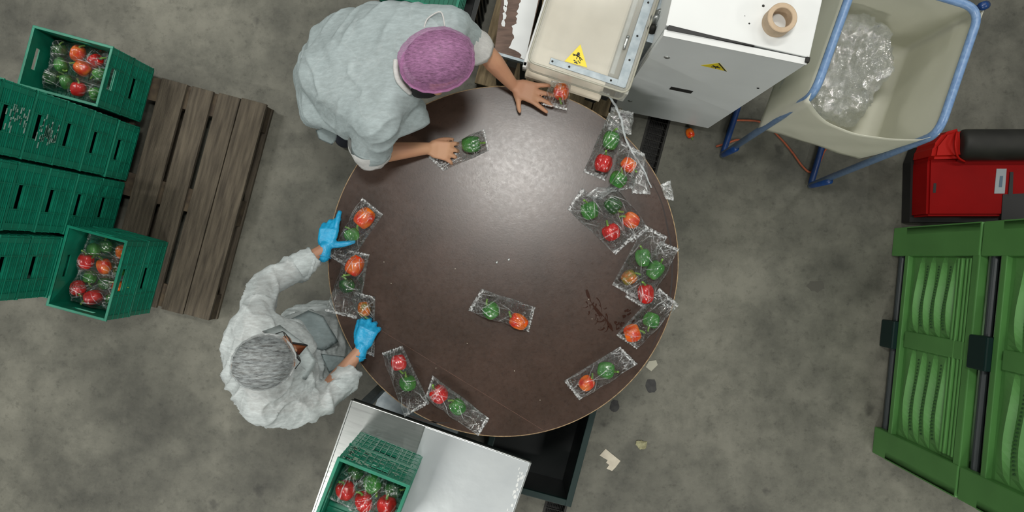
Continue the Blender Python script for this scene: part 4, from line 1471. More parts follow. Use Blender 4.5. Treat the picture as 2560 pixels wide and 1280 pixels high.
# film heap in it
b = BM()
ico(b, (0, 0, 0), 1, 5)
rnd = random.Random(2)
hc = SK(.37, .50, NB + .20)
for v in b.verts:
    q = v.co.copy()
    n1 = mnoise.noise(q * 2.2 + Vector((4, 2, 1))); n2 = 1 - abs(mnoise.noise(q * 4.5)) * 2; n3 = 1 - abs(mnoise.noise(q * 10)) * 2
    r = 1 + .35 * n1 + .16 * n2 + .07 * n3
    v.co = Vector((q.x * r * .165, q.y * r * .19, max(-.17, q.z * r * .19)))
Mh = Matrix.Translation(hc) @ Matrix.Rotation(-.25, 4, 'Z')
b.transform(Mh)
tag(obj('film_waste', b, film_mat('waste_film', .30, .14), smooth=False), 'heap of crumpled clear film waste inside the big cream sack', 'film waste', kind='stuff')

# ------------------------------------------------------------------ red machine
rc = Vector((2.305, .195, 0))
red = thing('floor_machine', 'low red machine with dark rubber roller above the green pallet boxes', 'machine', W(2318, 460, 0).to_tuple(), 0)
BHt = .24


def RP(x, y, h=BHt): return W(x, y, h)


b = BM(); prism(b, [RP(x, y).xy for x, y in ((2318, 540), (2322, 400), (2332, 366), (2700, 366), (2700, 540))][::-1], .05, BHt)
bmesh.ops.bevel(b, geom=[e for e in b.edges], offset=.012, segments=2, affect='EDGES')
obj('body_shell', b, M_red, red)
b = BM(); prism(b, [RP(x, y).xy for x, y in ((2312, 552), (2316, 396), (2330, 358), (2700, 358), (2700, 552))][::-1], .01, .09); obj('lower_skirt', b, M_black, red)
b = BM(); prism(b, [RP(x, y).xy for x, y in ((2318, 400), (2324, 366), (2350, 334), (2392, 322), (2398, 398))][::-1], .08, BHt + .05)
bmesh.ops.bevel(b, geom=[e for e in b.edges], offset=.018, segments=3, affect='EDGES'); obj('hood', b, M_redb, red)
b = BM()
tube(b, smooth_path([RP(2396, 362, BHt + .03), RP(2420, 362, BHt + .035), RP(2500, 362, BHt + .035), RP(2700, 362, BHt + .035)], 5),
     [.035, .060, .072, .078] + [.080] * 12, 28)
obj('rubber_roller', b, M_seat, red, smooth=True)
b = BM(); tube(b, smooth_path([RP(2392, 330, BHt + .06), RP(2388, 362, BHt + .08), RP(2394, 392, BHt + .06), RP(2412, 404, BHt + .03)], 5), .006, 8); obj('hood_trim', b, M_redb, red, smooth=True)
b = BM(); prism(b, [RP(x, y).xy for x, y in ((2502, 550), (2506, 486), (2600, 482), (2600, 550))][::-1], BHt - .02, BHt + .004); obj('black_panel', b, M_black, red)
b = BM(); prism(b, [RP(x, y).xy for x, y in ((2519, 490), (2524, 430), (2532, 430), (2530, 490))][::-1], BHt - .02, BHt + .005); obj('black_strip', b, M_black, red)
b = BM(); prism(b, [RP(x, y).xy for x, y in ((2332, 482), (2334, 458), (2341, 458), (2339, 482))][::-1], BHt - .02, BHt + .001); obj('handle_slot', b, M_black, red)
b = BM(); prism(b, [RP(x, y).xy for x, y in ((2485, 484), (2491, 422), (2516, 422), (2511, 484))][::-1], BHt - .002, BHt + .0025); lb = obj('data_plate', b, M_label, red)
b = BM(); prism(b, [RP(x, y).xy for x, y in ((2496, 468), (2499, 440), (2507, 440), (2504, 468))][::-1], BHt + .0026, BHt + .003); obj('plate_print', b, mat('plate_print_blue', (.08, .13, .18), .5), lb)
for (x, y) in ((2360, 400), (2360, 510), (2640, 400), (2640, 510)):
    p = RP(x, y, .04); b = BM(); tube(b, [p - Vector((0, .02, 0)), p + Vector((0, .02, 0))], .039, 16); obj('wheel', b, M_seat, red, smooth=True)

# ------------------------------------------------------------------ green pallet boxes (right), 1.25 x 1.0 x 0.78, two high
GA = math.atan2(.098, .995)
gu = Vector((-.098, -.995, 0)).normalized()      # along the face, towards the viewer's bottom
gn = Vector((.995, -.098, 0)).normalized()       # into the box
gO = gn * 2.095 + gu * (-.363)
GMX = Matrix.Translation(gO) @ Matrix(((gu.x, gn.x, 0, 0), (gu.y, gn.y, 0, 0), (0, 0, 1, 0), (0, 0, 0, 1)))
GL, GD, GHt = 1.252, 1.0, .775


def make_gbox(label):
    t = thing('pallet_box', label, 'pallet box', (gO.x, gO.y, 0), math.atan2(gu.y, gu.x), 'green pallet boxes at the right edge')
    # local: x along face, y: -> outward?  build in world then bring in
    def P(name, b, m, par=t):
        b.transform(GMX); return obj(name, b, m, par)
    b = BM()
    box(b, (GL / 2, GD - .02, .45), (GL, .04, .62)); box(b, (GL / 2, GD / 2 + .03, .155), (GL - .02, GD - .06, .03))
    box(b, (.02, GD / 2, .45), (.04, GD, .62)); box(b, (GL - .02, GD / 2, .45), (.04, GD, .62)); box(b, (GL / 2, .045, .45), (GL - .04, .03, .60))
    P('shell', b, M_box)
    for x0, x1 in ((0, .155), (GL - .145, GL)):
        b = BM(); box(b, ((x0 + x1) / 2, .02, GHt / 2 - .002), (x1 - x0, .04, GHt - .008), bev=.006); P('corner_post', b, M_box)
    b = BM(); box(b, (.595, .026, .47), (.085, .036, .54), bev=.006); P('centre_post', b, M_box)
    b = BM(); box(b, (GL / 2, .024, .155), (GL - .28, .040, .035), bev=.004); P('bottom_beam', b, M_box)
    b = BM(); box(b, (GL / 2, .024, .745), (GL - .28, .042, .05), bev=.006); P('top_beam', b, M_box)
    for hx0, hx1 in ((.16, .56), (.63, GL - .15)):
        L_ = hx1 - hx0
        for k in range(4):                                       # bowed louvres
            z0 = .195 + k * .098
            b = BM(); N_ = 14; lo_, mi_, hi_ = [], [], []
            for i in range(N_ + 1):
                s = i / N_; bow = sin(pi * s)
                sk = .009 * sin(2 * pi * s)
                x = hx0 + L_ * s
                lo_.append(b.verts.new((x, .030 - .002 * bow, z0 + sk * .5)))
                mi_.append(b.verts.new((x, .030 - .026 * bow ** .7, z0 + .066 + sk)))
                hi_.append(b.verts.new((x, .030 - .001, z0 + .092 + sk)))
            bk = [b.verts.new((v.co.x, .042, v.co.z)) for v in lo_], [b.verts.new((v.co.x, .042, v.co.z)) for v in hi_]
            for i in range(N_):
                b.faces.new((lo_[i], lo_[i + 1], mi_[i + 1], mi_[i])); b.faces.new((mi_[i], mi_[i + 1], hi_[i + 1], hi_[i]))
                b.faces.new((bk[0][i], bk[0][i + 1], lo_[i + 1], lo_[i])); b.faces.new((hi_[i], hi_[i + 1], bk[1][i + 1], bk[1][i]))
            lv = P('louvre', b, M_boxrib)
            if k:
                b = BM()
                for i in range(22):
                    s = .12 + .76 * i / 21
                    bow = sin(pi * s); x = hx0 + L_ * s
                    box(b, (x, .030 - .020 * bow ** .7, z0 + .038 + .014 * sin(2 * pi * s)), (.007, .006, .010))
                b.transform(GMX); pf = obj('perforations', b, M_perf, lv); pf['kind'] = 'stuff'
    for k in range(4):
        b = BM(); N_ = 20; off = .012 * (k % 2)
        z0 = .60 + k * .033
        box(b, (GL / 2, .022 - off * .3, z0), (GL - .33, .022, .012), bev=.003); P('long_rib', b, M_boxrib)
    for x in (.585,):
        b = BM(); box(b, (x, .014, .07), (.15, .07, .13), bev=.008); P('centre_foot', b, M_darkgreen)
    b = BM(); tube(b, [(.13, .045, .040), (GL - .13, .045, .040)], .019, 14); P('runner_pipe', b, M_rod)
    b = BM(); box(b, (GL / 2, .12, .07), (GL - .28, .02, .13)); P('opening_back', b, M_black)
    for x in (.07, GL - .07):
        for y in (.5, .93):
            b = BM(); box(b, (x, y, .07), (.14, .13, .14), bev=.006); P('rear_foot', b, M_box)
    return t


g1_ = make_gbox('lower of two leaf-green plastic pallet boxes at the right edge')
g2_ = copy_tree(g1_); g2_.location.z = GHt + .006; g2_['label'] = 'upper of two leaf-green plastic pallet boxes at the right edge'

# ------------------------------------------------------------------ things on the floor
b = BM(); pts = [(1514, 1122), (1551, 1152), (1539, 1168), (1530, 1177), (1516, 1171), (1523, 1162), (1515, 1156), (1519, 1150), (1508, 1144), (1499, 1138)]
prism(b, [W(x, y, 0).xy for x, y in pts][::-1], .0005, .003)
tag(obj('torn_cardboard', b, M_paper), 'torn pale cardboard scrap on the floor, right of the black bin', 'scrap')
b = BM(); prism(b, [W(x, y, 0).xy for x, y in ((1622, 903), (1640, 900), (1644, 912), (1628, 928), (1614, 917))][::-1], .0005, .003)
tag(obj('paper_scrap', b, mat('grey_paper', (.42, .41, .33), .8)), 'small grey paper scrap on the floor beside the right rim of the round table', 'scrap')
b = BM(); ico(b, W(1604, 1112, .004), (.03, .022, .004), 3)
for v in b.verts: v.co += Vector((mnoise.noise(v.co * 60), mnoise.noise(v.co * 60 + Vector((5, 5, 5))), 0)) * .022
tag(obj('leaf_scrap', b, M_scrapy), 'dried yellowish leaf scrap on the floor above the torn cardboard', 'scrap')
for (x, y, sx, sy_, nm) in ((1628, 965, .035, .045, 'dark flat tar patch on the floor below the small grey paper scrap'), (1537, 1015, .03, .035, 'dark flat patch on the floor near the lower right rim of the table'),
                            (2040, 715, .05, .035, 'dark flat patch on the open floor between the table and the green boxes')):
    b = BM(); p = W(x, y, 0); rnd = random.Random(x)
    prism(b, [(p.x + cos(a) * sx * rnd.uniform(.75, 1.1), p.y + sin(a) * sy_ * rnd.uniform(.75, 1.1)) for a in [i * pi / 7 for i in range(14)]], .0003, .0012)
    tag(obj('floor_patch', b, M_tar if x < 2000 else mat('dark_oil_patch', (.07, .068, .055), .7)), nm, 'patch')
p = W(1726, 332, .03)
pepper('orange_red', (p.x, p.y, .024), .026, radians(-70), 'small orange-red pepper lying on the floor in front of the cabinet', var=1)
b = BM()
tube(b, smooth_path([W(x, y, .006) for x, y in ((1830, 300), (1905, 306), (1950, 345), (1980, 380), (2008, 418), (2030, 430), (2052, 400), (2066, 372), (2110, 350))], 8), .0055, 7)
tag(obj('orange_rope', b, M_cordo, smooth=True), 'thin frayed orange rope on the floor under the big sack', 'rope')
b = BM(); tube(b, smooth_path([W(x, y, .008) for x, y in ((1790, 366), (1812, 360), (1840, 350), (1856, 352))], 5), .006, 7)
tag(obj('orange_rope', b, M_cordo, smooth=True), 'short orange rope end by the left foot of the blue stand', 'rope')

# ------------------------------------------------------------------ people
def hand_parts(wrist, f, up, side, spread=(.28, .09, -.08, -.26), curl=(.25, .25, .25, .3), thumb=(1.0, .35), sc_=1.0, infl=0.0, flen=(1, 1, 1, 1), tl=1.0):
    """f: fingers' direction, up: back-of-hand normal, side: towards the thumb"""
    f = Vector(f).normalized(); up = Vector(up); up = (up - f * up.dot(f)).normalized()
    s = f.cross(up) if side > 0 else up.cross(f)
    s.normalize()
    w = Vector(wrist); P = []
    k = sc_
    r0 = .0135 * k + infl
    P.append(('hull', [(w, .021 * k + infl), (w + f * .035 * k + s * .024 * k, .015 * k + infl), (w + f * .035 * k - s * .024 * k, .014 * k + infl)]))
    P.append(('hull', [(w + f * .03 * k + s * .026 * k, .014 * k + infl), (w + f * .03 * k - s * .024 * k, .013 * k + infl),
                       (w + f * .088 * k + s * .030 * k, .0125 * k + infl), (w + f * .080 * k - s * .031 * k, .0115 * k + infl)]))
    L4 = (.072, .080, .074, .058)
    for i in range(4):
        base = w + f * (.088, .092, .088, .080)[i] * k + s * (.031, .0105, -.0105, -.031)[i] * k
        a = spread[i]
        d_ = (f * cos(a) + s * sin(a)).normalized()
        segs = (.46, .30, .24); c_ = curl[i]
        p = base; ang_ = c_ * .6
        for j, sg in enumerate(segs):
            dd_ = (d_ * cos(ang_) - up * sin(ang_))
            q = p + dd_ * L4[i] * sg * k * flen[i]
            r1 = (.0106, .0097, .0087)[j] * k + infl; r2 = (.0097, .0087, .0074)[j] * k + infl
            P.append(cap_(p, r1, q, r2))
            p = q; ang_ += c_
    tb = w + f * .022 * k + s * .024 * k - up * .004
    a = thumb[0]
    d_ = (f * cos(a) + s * sin(a) - up * .25).normalized()
    q = tb + d_ * .042 * k * tl
    d2 = (f * cos(a - thumb[1]) + s * sin(a - thumb[1]) - up * .25).normalized()
    q2 = q + d2 * .030 * k * tl; q3 = q2 + (d2 + f * .2 - up * .1).normalized() * .024 * k * tl
    P += [cap_(tb, .0145 * k + infl, q, .0115 * k + infl), cap_(q, .0112 * k + infl, q2, .0098 * k + infl), cap_(q2, .0098 * k + infl, q3, .008 * k + infl)]
    return P


def head_parts(c, F, U, neck=True):
    F = Vector(F).normalized(); U = Vector(U); U = (U - F * U.dot(F)).normalized(); S = F.cross(U)
    R = Matrix((S, F, U)).transposed().to_4x4()
    c = Vector(c)
    def L(x, y, z): return c + S * x + F * y + U * z
    P = [('ell', c, (.076, .096, .094), R), ('ell', L(0, .035, -.045), (.060, .062, .078), R),
         ('ell', L(0, .060, -.100), (.034, .030, .022), R)]
    P += [cap_(L(0, .094, -.005), .008, L(0, .112, -.038), .0125), ('ell', L(0, .098, -.068), (.026, .010, .007), R), ('ell', L(0, .096, -.080), (.022, .011, .007), R)]
    for s in (-1, 1):
        P.append(('ell', L(s * .080, -.005, -.030), (.009, .019, .032), R))
        P.append(('ell', L(s * .034, .080, .018), (.024, .012, .007), R))
    if neck: P.append(cap_(L(0, -.02, -.06), .056, L(0, -.045, -.16), .056))
    return P, L, R


def dome(c, R, rad, zc, amp, seed, nseg=72, nr=26, pleat=0.0):
    """cap: squashed dome in head axes, gathered at its rim"""
    b = BM(); rows = []
    for j in range(nr + 1):
        th = (j / nr) * zc
        row = []
        for k in range(nseg):
            ph = 2 * pi * k / nseg
            v = Vector((sin(th) * cos(ph), sin(th) * sin(ph), cos(th)))
            n = mnoise.noise(v * 2.3 + Vector((seed, 0, 0))) * amp + mnoise.noise(v * 6 + Vector((seed, 0, 0))) * amp * .45
            g = (j / nr) ** 3 * pleat * (sin(ph * 30 + 3 * sin(ph * 5)) * .5)
            r = 1 + n + g
            if j > nr - 4: r *= 1 - .05 * (j - nr + 4)
            row.append(b.verts.new(Vector(c) + R.to_3x3() @ Vector((v.x * rad[0] * r, v.y * rad[1] * r, v.z * rad[2] * r))))
        rows.append(row)
    for j in range(nr):
        for k in range(nseg):
            if j == 0:
                if k % 1 == 0:
                    try: b.faces.new((rows[0][0], rows[1][k], rows[1][(k + 1) % nseg]))
                    except ValueError: pass
            else:
                b.faces.new((rows[j][k], rows[j + 1][k], rows[j + 1][(k + 1) % nseg], rows[j][(k + 1) % nseg]))
    dead = [v for v in b.verts if not v.link_faces]
    bmesh.ops.delete(b, geom=dead, context='VERTS')
    return b


# --- man at the upper left, leaning over the table
man = thing('person', 'person in pale blue gown and pink hair cap leaning over the table with bare forearms', 'person', (-.80, .78, 0))
shL, shR = W(1118, 68, 1.38), W(948, 300, 1.34)
elL, wrL = W(1206, 122, 1.12), W(1283, 214, .955)
elR, wrR = W(915, 385, 1.08), W(1068, 371, .935)
hipc = W(868, 190, .96)
hL, hR = hipc + Vector((.075, .09, 0)), hipc - Vector((.075, .09, 0))
hcen = W(1092, 150, 1.53)
Fm = Vector((.12, -.62, -.78)); Um = Vector((.25, .60, .75)) 
Um = Vector((.45, -.20, .87)); Fm = Vector((.15, -.85, -.50))
Hp, HL_, HR_ = head_parts(hcen, Fm, Um, False)
neck = (shL + shR) / 2 + Vector((.02, 0, .02))
body = Hp + [cap_(hcen + Vector((-.02, 0, -.04)), .055, neck, .062),
    ('hull', [(shL, .055), (shR, .055), (neck, .07), (hipc + Vector((.1, -.03, .16)), .10)]),
    ('hull', [(hL, .09), (hR, .09), (hipc + Vector((.1, -.03, .16)), .10)]),
    cap_(shL, .052, elL, .040), cap_(elL, .041, elL.lerp(wrL, .35), .043), cap_(elL.lerp(wrL, .35), .043, wrL, .0255),
    cap_(shR, .052, elR, .042), cap_(elR, .042, elR.lerp(wrR, .35), .043), cap_(elR.lerp(wrR, .35), .043, wrR, .0265)]
kn = [Vector((-.74, .86, .50)), Vector((-.80, .64, .50))]
an = [Vector((-.80, .90, .09)), Vector((-.90, .64, .09))]
for h_, k_, a_ in ((hL, kn[0], an[0]), (hR, kn[1], an[1])):
    body += [cap_(h_, .072, k_, .054), cap_(k_, .058, a_, .040), cap_(a_ - Vector((.02, 0, .04)), .036, a_ + Vector((.14, -.03, -.055)), .030)]
tipdir = W(1375, 248, .94) - wrL
body += hand_parts(wrL, tipdir, (0, 0, 1), -1 if False else 1, spread=(.26, .07, -.12, -.36), curl=(.10, .10, .10, .12), thumb=(.95, -.2), sc_=1.10, tl=.72)
body += hand_parts(wrR, (1, -.10, -.25), (0.1, 0, 1), -1, spread=(.22, -.02, -.2, -.42), curl=(.55, .62, .62, .6), thumb=(.55, .3), sc_=1.02)
bb = blob(body, .0048, 3, factor=.45)
mb = obj('body', bb, M_skin1, man, smooth=True)
# trousers and shoes
tp_ = []
for h_, k_, a_ in ((hL, kn[0], an[0]), (hR, kn[1], an[1])):
    tp_ += [cap_(h_, .098, k_, .070), cap_(k_, .073, a_ + Vector((0, 0, .02)), .060)]
tp_.append(('hull', [(hL, .10), (hR, .10)]))
obj('trousers', blob(tp_, .014, 4), M_trous, man, smooth=True)
for a_ in an:
    b = blob([cap_(Vector((a_.x - .03, a_.y, .045)), .043, Vector((a_.x + .15, a_.y - .03, .038)), .037)], .008, 3); obj('shoe', b, M_shoe, man, smooth=True)
GP = lambda x, y, h, r: (W(x, y, h), r)
g = [('hull', [GP(802, 92, 1.04, .05), GP(792, 272, 1.02, .065), GP(872, 306, 1.10, .065), GP(862, 62, 1.16, .055), GP(950, 52, 1.26, .07)]),
     ('hull', [GP(862, 62, 1.16, .055), GP(975, 62, 1.34, .08), GP(1085, 70, 1.38, .085), (shL, .075), (shR, .08), GP(870, 300, 1.12, .07), GP(985, 230, 1.42, .05), GP(1020, 120, 1.44, .05), GP(820, 190, 1.14, .12)]),
     ('hull', [GP(802, 100, 1.04, .045), GP(792, 276, 1.0, .06), (Vector((-.98, .86, .62)), .05), (Vector((-.94, .66, .62)), .05), (Vector((-.68, .86, .62)), .06), (Vector((-.68, .66, .62)), .06), GP(905, 200, 1.0, .1)]),
     ('hull', [(shR, .075), GP(1015, 262, 1.28, .055), GP(1042, 292, 1.20, .050), GP(985, 310, 1.20, .055)]),
     cap_(shL, .080, W(1172, 92, 1.24), .058), cap_(shR, .085, W(925, 372, 1.15), .078)]
gb = blob(g, .0085, 7)
wrinkle(gb, .0060, 4.0, 3, 1.7); wrinkle(gb, .0007, 26, 5, .6)
obj('gown', gb, M_gown1, man, smooth=True)['label'] = 'pale blue disposable gown'
# sleeve ends of the short white shirt below the gown
for (a_, b_, r0_, r1_) in ((W(1158, 86, 1.27), W(1196, 122, 1.145), .058, .066), (W(922, 355, 1.19), W(931, 388, 1.10), .080, .073)):
    ax = (b_ - a_).normalized()
    q = [a_.lerp(b_, t) for t in (0, .3, .6, .85, 1, 1.02, .9)]
    b = BM(); tube(b, q, [r0_, r0_ * 1.04, (r0_ + r1_) / 2, r1_ * 1.02, r1_, r1_ * .88, r1_ * .80], 40, cap=False)
    wrinkle(b, .006, 14, 2)
    obj('sleeve', b, M_cuff, man, smooth=True)
# collar, tie and loose corner of the gown
def cloth_patch(pts, z, th=.003, amp=.006):
    b = BM(); P_ = [W(x, y, h) for x, y, h in pts]
    c_ = sum(P_, Vector()) / len(P_); NR = 5; rows = []
    for r in range(1, NR + 1):
        row = []
        m = len(P_)
        for i in range(m):
            for s in range(4):
                q = P_[i].lerp(P_[(i + 1) % m], s / 4)
                e = c_.lerp(q, r / NR); e = e + Vector((0, 0, amp * mnoise.noise(e * 14 + Vector((z, 0, 0))) + .010 * (1 - r / NR)))
                row.append(b.verts.new(e))
        rows.append(row)
    c0 = b.verts.new(c_ + Vector((0, 0, .010)))
    n = len(rows[0])
    for i in range(n): b.faces.new((c0, rows[0][i], rows[0][(i + 1) % n]))
    for r in range(NR - 1):
        for i in range(n): b.faces.new((rows[r][i], rows[r + 1][i], rows[r + 1][(i + 1) % n], rows[r][(i + 1) % n]))
    r = bmesh.ops.solidify(b, geom=b.faces[:], thickness=th)
    return b


obj('gown_tie', cloth_patch([(790, 326, .95), (808, 320, .95), (844, 330, .93), (841, 350, .92), (830, 362, .91), (797, 348, .93)], 1), M_gown1, man, smooth=True)
b = BM(); tube(b, smooth_path([W(990, 150, 1.49), W(990, 178, 1.495), W(996, 200, 1.49), W(1010, 218, 1.47), W(1026, 232, 1.44)], 4), .010, 8); obj('collar', b, M_cuff, man, smooth=True)
b = BM(); tube(b, smooth_path([W(1060, 70, 1.47), W(1070, 46, 1.475), W(1102, 30, 1.475), W(1112, 66, 1.47)], 5), .0028, 6); obj('neck_tape', b, M_cuff, man, smooth=True)
# cap, hair, mask, eyes
hcap = hcen + HR_.to_3x3() @ Vector((0, 0, .010))
tilt = Matrix.Rotation(-.35, 4, 'X')
upv = Vector((.06, .10, 1)).normalized(); fw = Vector((.36, -.93, 0)); fw = (fw - upv * fw.dot(upv)).normalized(); rt_ = fw.cross(upv)
Rc = Matrix((rt_, fw, upv)).transposed().to_4x4()
lat_ = Vector((.93, .25, 0)); lat_ = (lat_ - upv * lat_.dot(upv)).normalized(); fo = upv.cross(lat_)
Rc = Matrix((lat_, fo, upv)).transposed().to_4x4()
cc_ = W(1092, 149, 1.55)
b = dome(cc_, Rc, (.134, .106, .118), 1.95, .045, 4, pleat=.04); obj('hair_cap', b, M_cap1, man, smooth=True)['label'] = 'pink bouffant hair cap'
b = dome(cc_ + Vector((.008, .004, -.004)), Rc, (.119, .093, .109), 1.75, .045, 4); obj('hair', b, M_hair, man, smooth=True)
b = BM(); rr_ = [cc_ + Rc.to_3x3() @ Vector((cos(a) * .127, sin(a) * .099, -.040 + .004 * sin(a * 18))) for a in [2 * pi * k / 90 for k in range(91)]]
tube(b, rr_, .0065, 6, cap=False); obj('cap_band', b, M_cap1b, man, smooth=True)
b = blob([('ell', W(1062, 226, 1.44), (.050, .028, .05)), ('ell', W(1050, 228, 1.42), (.035, .025, .05))], .007, 4); obj('face_mask', b, M_mask, man, smooth=True)
b = blob([('ell', W(1094, 230, 1.47), (.017, .012, .015)), ('ell', W(1084, 224, 1.47), (.016, .012, .015))], .004, 3); obj('nose_tip', b, M_skin1, man, smooth=True)
for s in (-1, 1):
    b = BM(); ico(b, HL_(s * .032, .085, .002), .011, 2); obj('eye', b, M_eye, man, smooth=True)

# --- woman at the lower left, standing
wom = thing('person', 'person in white gown, white hair cap, glasses and blue gloves standing at the table', 'person', (-.93, -.36, 0))
shL, shR = W(640, 800, 1.27), W(652, 1008, 1.26)
elL, wrL = W(664, 712, 1.06), W(812, 622, .945)
elR, wrR = W(800, 1000, 1.03), W(903, 872, .945)
hipc = Vector((-.955, -.43, .93))
hL, hR = hipc + Vector((0, .085, 0)), hipc - Vector((0, .085, 0))
hcen = W(664, 904, 1.50)
Fw = Vector((.80, .36, -.48)); Uw = Vector((.40, .1, .9))
Hp, HL_, HR_ = head_parts(hcen, Fw, Uw)
neck = (shL + shR) / 2 + Vector((.02, 0, .05))
body = Hp + [cap_(HL_(0, -.05, -.13), .050, neck, .055),
    ('hull', [(shL, .05), (shR, .05), (neck, .06), (hipc + Vector((0, 0, .18)), .095)]),
    ('hull', [(hL, .072), (hR, .072), (hipc + Vector((0, 0, .18)), .095)]),
    cap_(shL, .048, elL, .038), cap_(elL, .038, elL.lerp(wrL, .35), .040), cap_(elL.lerp(wrL, .35), .040, wrL, .0245),
    cap_(shR, .048, elR, .038), cap_(elR, .038, elR.lerp(wrR, .35), .040), cap_(elR.lerp(wrR, .35), .040, wrR, .0245)]
kn = [hL + Vector((.03, 0, -.43)), hR + Vector((.03, 0, -.43))]
an = [hL + Vector((-.01, .01, -.84)), hR + Vector((-.01, -.01, -.84))]
for h_, k_, a_ in ((hL, kn[0], an[0]), (hR, kn[1], an[1])):
    body += [cap_(h_, .064, k_, .046), cap_(k_, .046, a_, .034), cap_(a_ - Vector((.02, 0, .04)), .034, a_ + Vector((.14, .02, -.055)), .028)]
fL = W(831, 535, .93) - wrL; fR = W(926, 805, .93) - wrR
hl = dict(spread=(-.06, .10, .05, .02), curl=(.10, .55, .70, .85), thumb=(1.30, .10), sc_=.98, flen=(1.15, 1, 1, 1))
hr = dict(spread=(.25, .02, -.2, -.42), curl=(.75, .80, .85, .85), thumb=(.5, .3), sc_=.98)
body += hand_parts(wrL, fL, (-.15, 0, 1), 1, **hl) + hand_parts(wrR, fR, (0, 0, 1), -1, **hr)
obj('body', blob(body, .0048, 3, factor=.45), M_skin, wom, smooth=True)
for wv, fv, upv_, sd_, kw in ((wrL, fL, (-.15, 0, 1), 1, hl), (wrR, fR, (0, 0, 1), -1, hr)):
    f_ = fv.normalized()
    gp = hand_parts(wv, fv, upv_, sd_, infl=.0022, **kw) + [cap_(wv - f_ * .030, .0300, wv + f_ * .01, .0265)]
    gb = blob(gp, .0036, 2, factor=.4); wrinkle(gb, .0011, 45, 4, .9)
    gl_ = obj('glove', gb, M_glove, wom, smooth=True); gl_['label'] = 'bright blue disposable glove'
    b = BM(); c_ = wv - f_ * .034
    a1_ = f_.orthogonal().normalized(); a2_ = f_.cross(a1_)
    tube(b, [c_ + (a1_ * cos(a) + a2_ * sin(a)) * (.0315 + .002 * sin(a * 6)) for a in [2 * pi * k / 40 for k in range(41)]], .0022, 6, cap=False)
    obj('glove_cuff', b, M_glove, gl_, smooth=True)
tp_ = [('hull', [(hL, .088), (hR, .088)])]
for h_, k_, a_ in ((hL, kn[0], an[0]), (hR, kn[1], an[1])):
    tp_ += [cap_(h_, .085, k_, .058), cap_(k_, .058, a_ + Vector((0, 0, .02)), .058)]
obj('trousers', blob(tp_, .014, 4), M_trous, wom, smooth=True)
for a_ in an:
    b = blob([cap_(Vector((a_.x - .03, a_.y, .045)), .042, Vector((a_.x + .15, a_.y + .02, .038)), .036)], .008, 3); obj('shoe', b, M_shoe, wom, smooth=True)
g = [('hull', [(shL, .068), (shR, .075), GP(608, 850, 1.22, .075), GP(615, 940, 1.22, .08), GP(665, 900, 1.33, .07), GP(735, 870, 1.15, .08), GP(735, 960, 1.13, .08), GP(665, 1010, 1.2, .085)]),
     ('hull', [GP(640, 860, 1.1, .10), GP(660, 985, 1.1, .11), GP(740, 880, 1.0, .08), GP(740, 990, 1.0, .10), GP(710, 1010, 1.05, .10)]),
     ('hull', [GP(700, 860, 1.0, .09), GP(720, 990, .95, .10), GP(770, 965, .92, .10), (Vector((-1.02, -.30, .5)), .06), (Vector((-1.02, -.58, .5)), .06), (Vector((-.82, -.28, .5)), .06), (Vector((-.82, -.58, .5)), .06)]),
     ('hull', [GP(700, 840, 1.02, .06), GP(765, 812, .86, .055), GP(790, 850, .84, .045), (Vector((-.80, -.30, .55)), .06)]),
     cap_(shL, .070, elL, .064), cap_(elL, .062, W(740, 672, 1.0), .056), cap_(W(740, 672, 1.0), .056, W(768, 656, .985), .044),
     cap_(shR, .078, W(730, 1015, 1.12), .080), cap_(W(730, 1015, 1.12), .080, elR, .070), cap_(elR, .066, W(862, 952, .98), .052)]
gb = blob(g, .0080, 6)
wrinkle(gb, .0090, 5.0, 11, 1.9); wrinkle(gb, .0016, 15, 6, 1.6)
obj('gown', gb, M_gown2, wom, smooth=True)['label'] = 'white disposable gown'
for (a_, b_, r0_, r1_) in ((W(742, 670, 1.0), W(787, 640, .975), .054, .042), (W(845, 965, .99), W(884, 918, .965), .056, .043)):
    q = [a_.lerp(b_, t) for t in (0, .2, .4, .6, .8, .95, 1, .97)]
    b = BM(); tube(b, q, [r0_, r0_ * 1.06, r0_ * .96, r0_ * 1.0, r1_ * 1.05, r1_ * 1.06, r1_ * .92, r1_ * .8], 40, cap=False)
    wrinkle(b, .006, 26, 7, 1.2); obj('sleeve_cuff', b, M_gown2, wom, smooth=True)
obj('apron_flap', cloth_patch([(722, 800, 1.0), (770, 776, .92), (808, 790, .88), (832, 828, .86), (846, 855, .86), (806, 876, .92), (760, 862, 1.0)], 4, amp=.02), M_gown1, wom, smooth=True)
obj('apron_flap', cloth_patch([(802, 884, .95), (864, 892, .875), (850, 920, .90), (822, 930, .95)], 6, amp=.01), M_gown1, wom, smooth=True)
obj('gown_lapel', cloth_patch([(655, 828, 1.36), (700, 812, 1.33), (765, 862, 1.28), (792, 905, 1.22), (765, 950, 1.2), (720, 940, 1.26), (745, 890, 1.26)], 7, amp=.004), M_gown2, wom, smooth=True)
b = cloth_patch([(724, 857, 1.36), (769, 863, 1.335), (748, 888, 1.335), (735, 880, 1.35)], 3, amp=.002); obj('neck_scarf', b, M_amber, wom, smooth=True)['label'] = 'amber brown scarf point at the throat'
b = BM(); tube(b, [W(726, 857, 1.368), W(752, 860, 1.358), W(769, 864, 1.35)], .0035, 6); obj('scarf_edge', b, M_mask, wom, smooth=True)
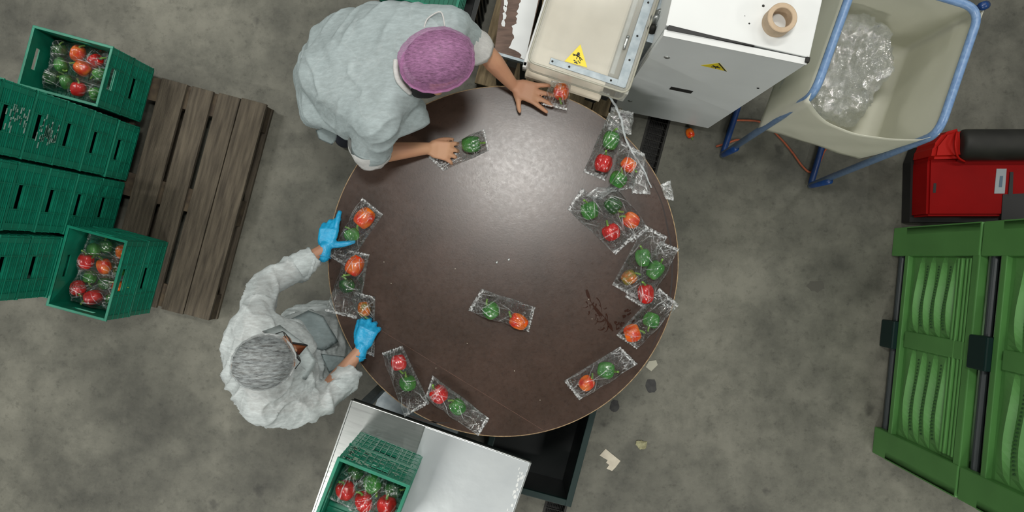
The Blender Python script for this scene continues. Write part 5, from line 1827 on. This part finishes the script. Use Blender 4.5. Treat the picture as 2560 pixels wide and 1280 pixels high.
# glasses
gz = 1.445
b = BM()
l1 = [W(x, y, gz) for x, y in ((683, 837), (706, 829), (712, 833), (722, 845), (728, 858), (735, 872), (742, 888), (751, 905), (738, 922))]
tube(b, [l1[0], l1[1]], .0016, 6); tube(b, smooth_path(l1[1:5], 4), .0019, 6); tube(b, smooth_path(l1[4:8], 4), .0019, 6); tube(b, [l1[7], l1[8]], .0016, 6)
gs = obj('glasses_frame', b, M_black, wom, smooth=True)
for cx_, cy_ in ((718, 845), (743, 890)):
    b = BM(); p = W(cx_, cy_, gz - .012)
    gd_ = (W(751, 905, gz) - W(706, 829, gz)).normalized(); pts = []
    lens = [p + gd_ * cos(a) * .023 + Vector((0, 0, 1)) * sin(a) * .012 for a in [2 * pi * k / 24 for k in range(25)]]
    tube(b, lens, .0014, 5, cap=False); obj('lens_rim', b, M_black, gs, smooth=True)
# cap and hair
hd = (W(740, 880, 1.5) - W(580, 930, 1.5)).normalized(); upv = Vector((.10, .04, 1)).normalized(); hd = (hd - upv * hd.dot(upv)).normalized(); sdv = upv.cross(hd)
Rc = Matrix((hd, sdv, upv)).transposed().to_4x4()
cc_ = W(657, 906, 1.50)
b = dome(cc_, Rc, (.110, .097, .108), 1.85, .05, 14, pleat=.07); obj('hair_cap', b, M_cap2, wom, smooth=True)['label'] = 'thin white bouffant hair cap'
b = dome(cc_ + Vector((.002, 0, .001)), Rc, (.1055, .0925, .1035), 1.72, .05, 14); obj('hair', b, M_hair2, wom, smooth=True)
b = BM(); rr_ = [cc_ + Rc.to_3x3() @ Vector((cos(a) * .106, sin(a) * .093, -.028 + .004 * sin(a * 16))) for a in [2 * pi * k / 90 for k in range(91)]]
tube(b, rr_, .0065, 6, cap=False); obj('cap_band', b, M_cap2b, wom, smooth=True)
b = blob([('ell', W(734, 876, 1.42), (.014, .010, .014)), ('ell', W(714, 866, 1.43), (.024, .040, .03))], .004, 3); obj('nose_and_brow', b, M_skin, wom, smooth=True)
for s in (-1, 1):
    b = BM(); ico(b, HL_(s * .032, .085, .002), .011, 2); obj('eye', b, M_eye, wom, smooth=True)
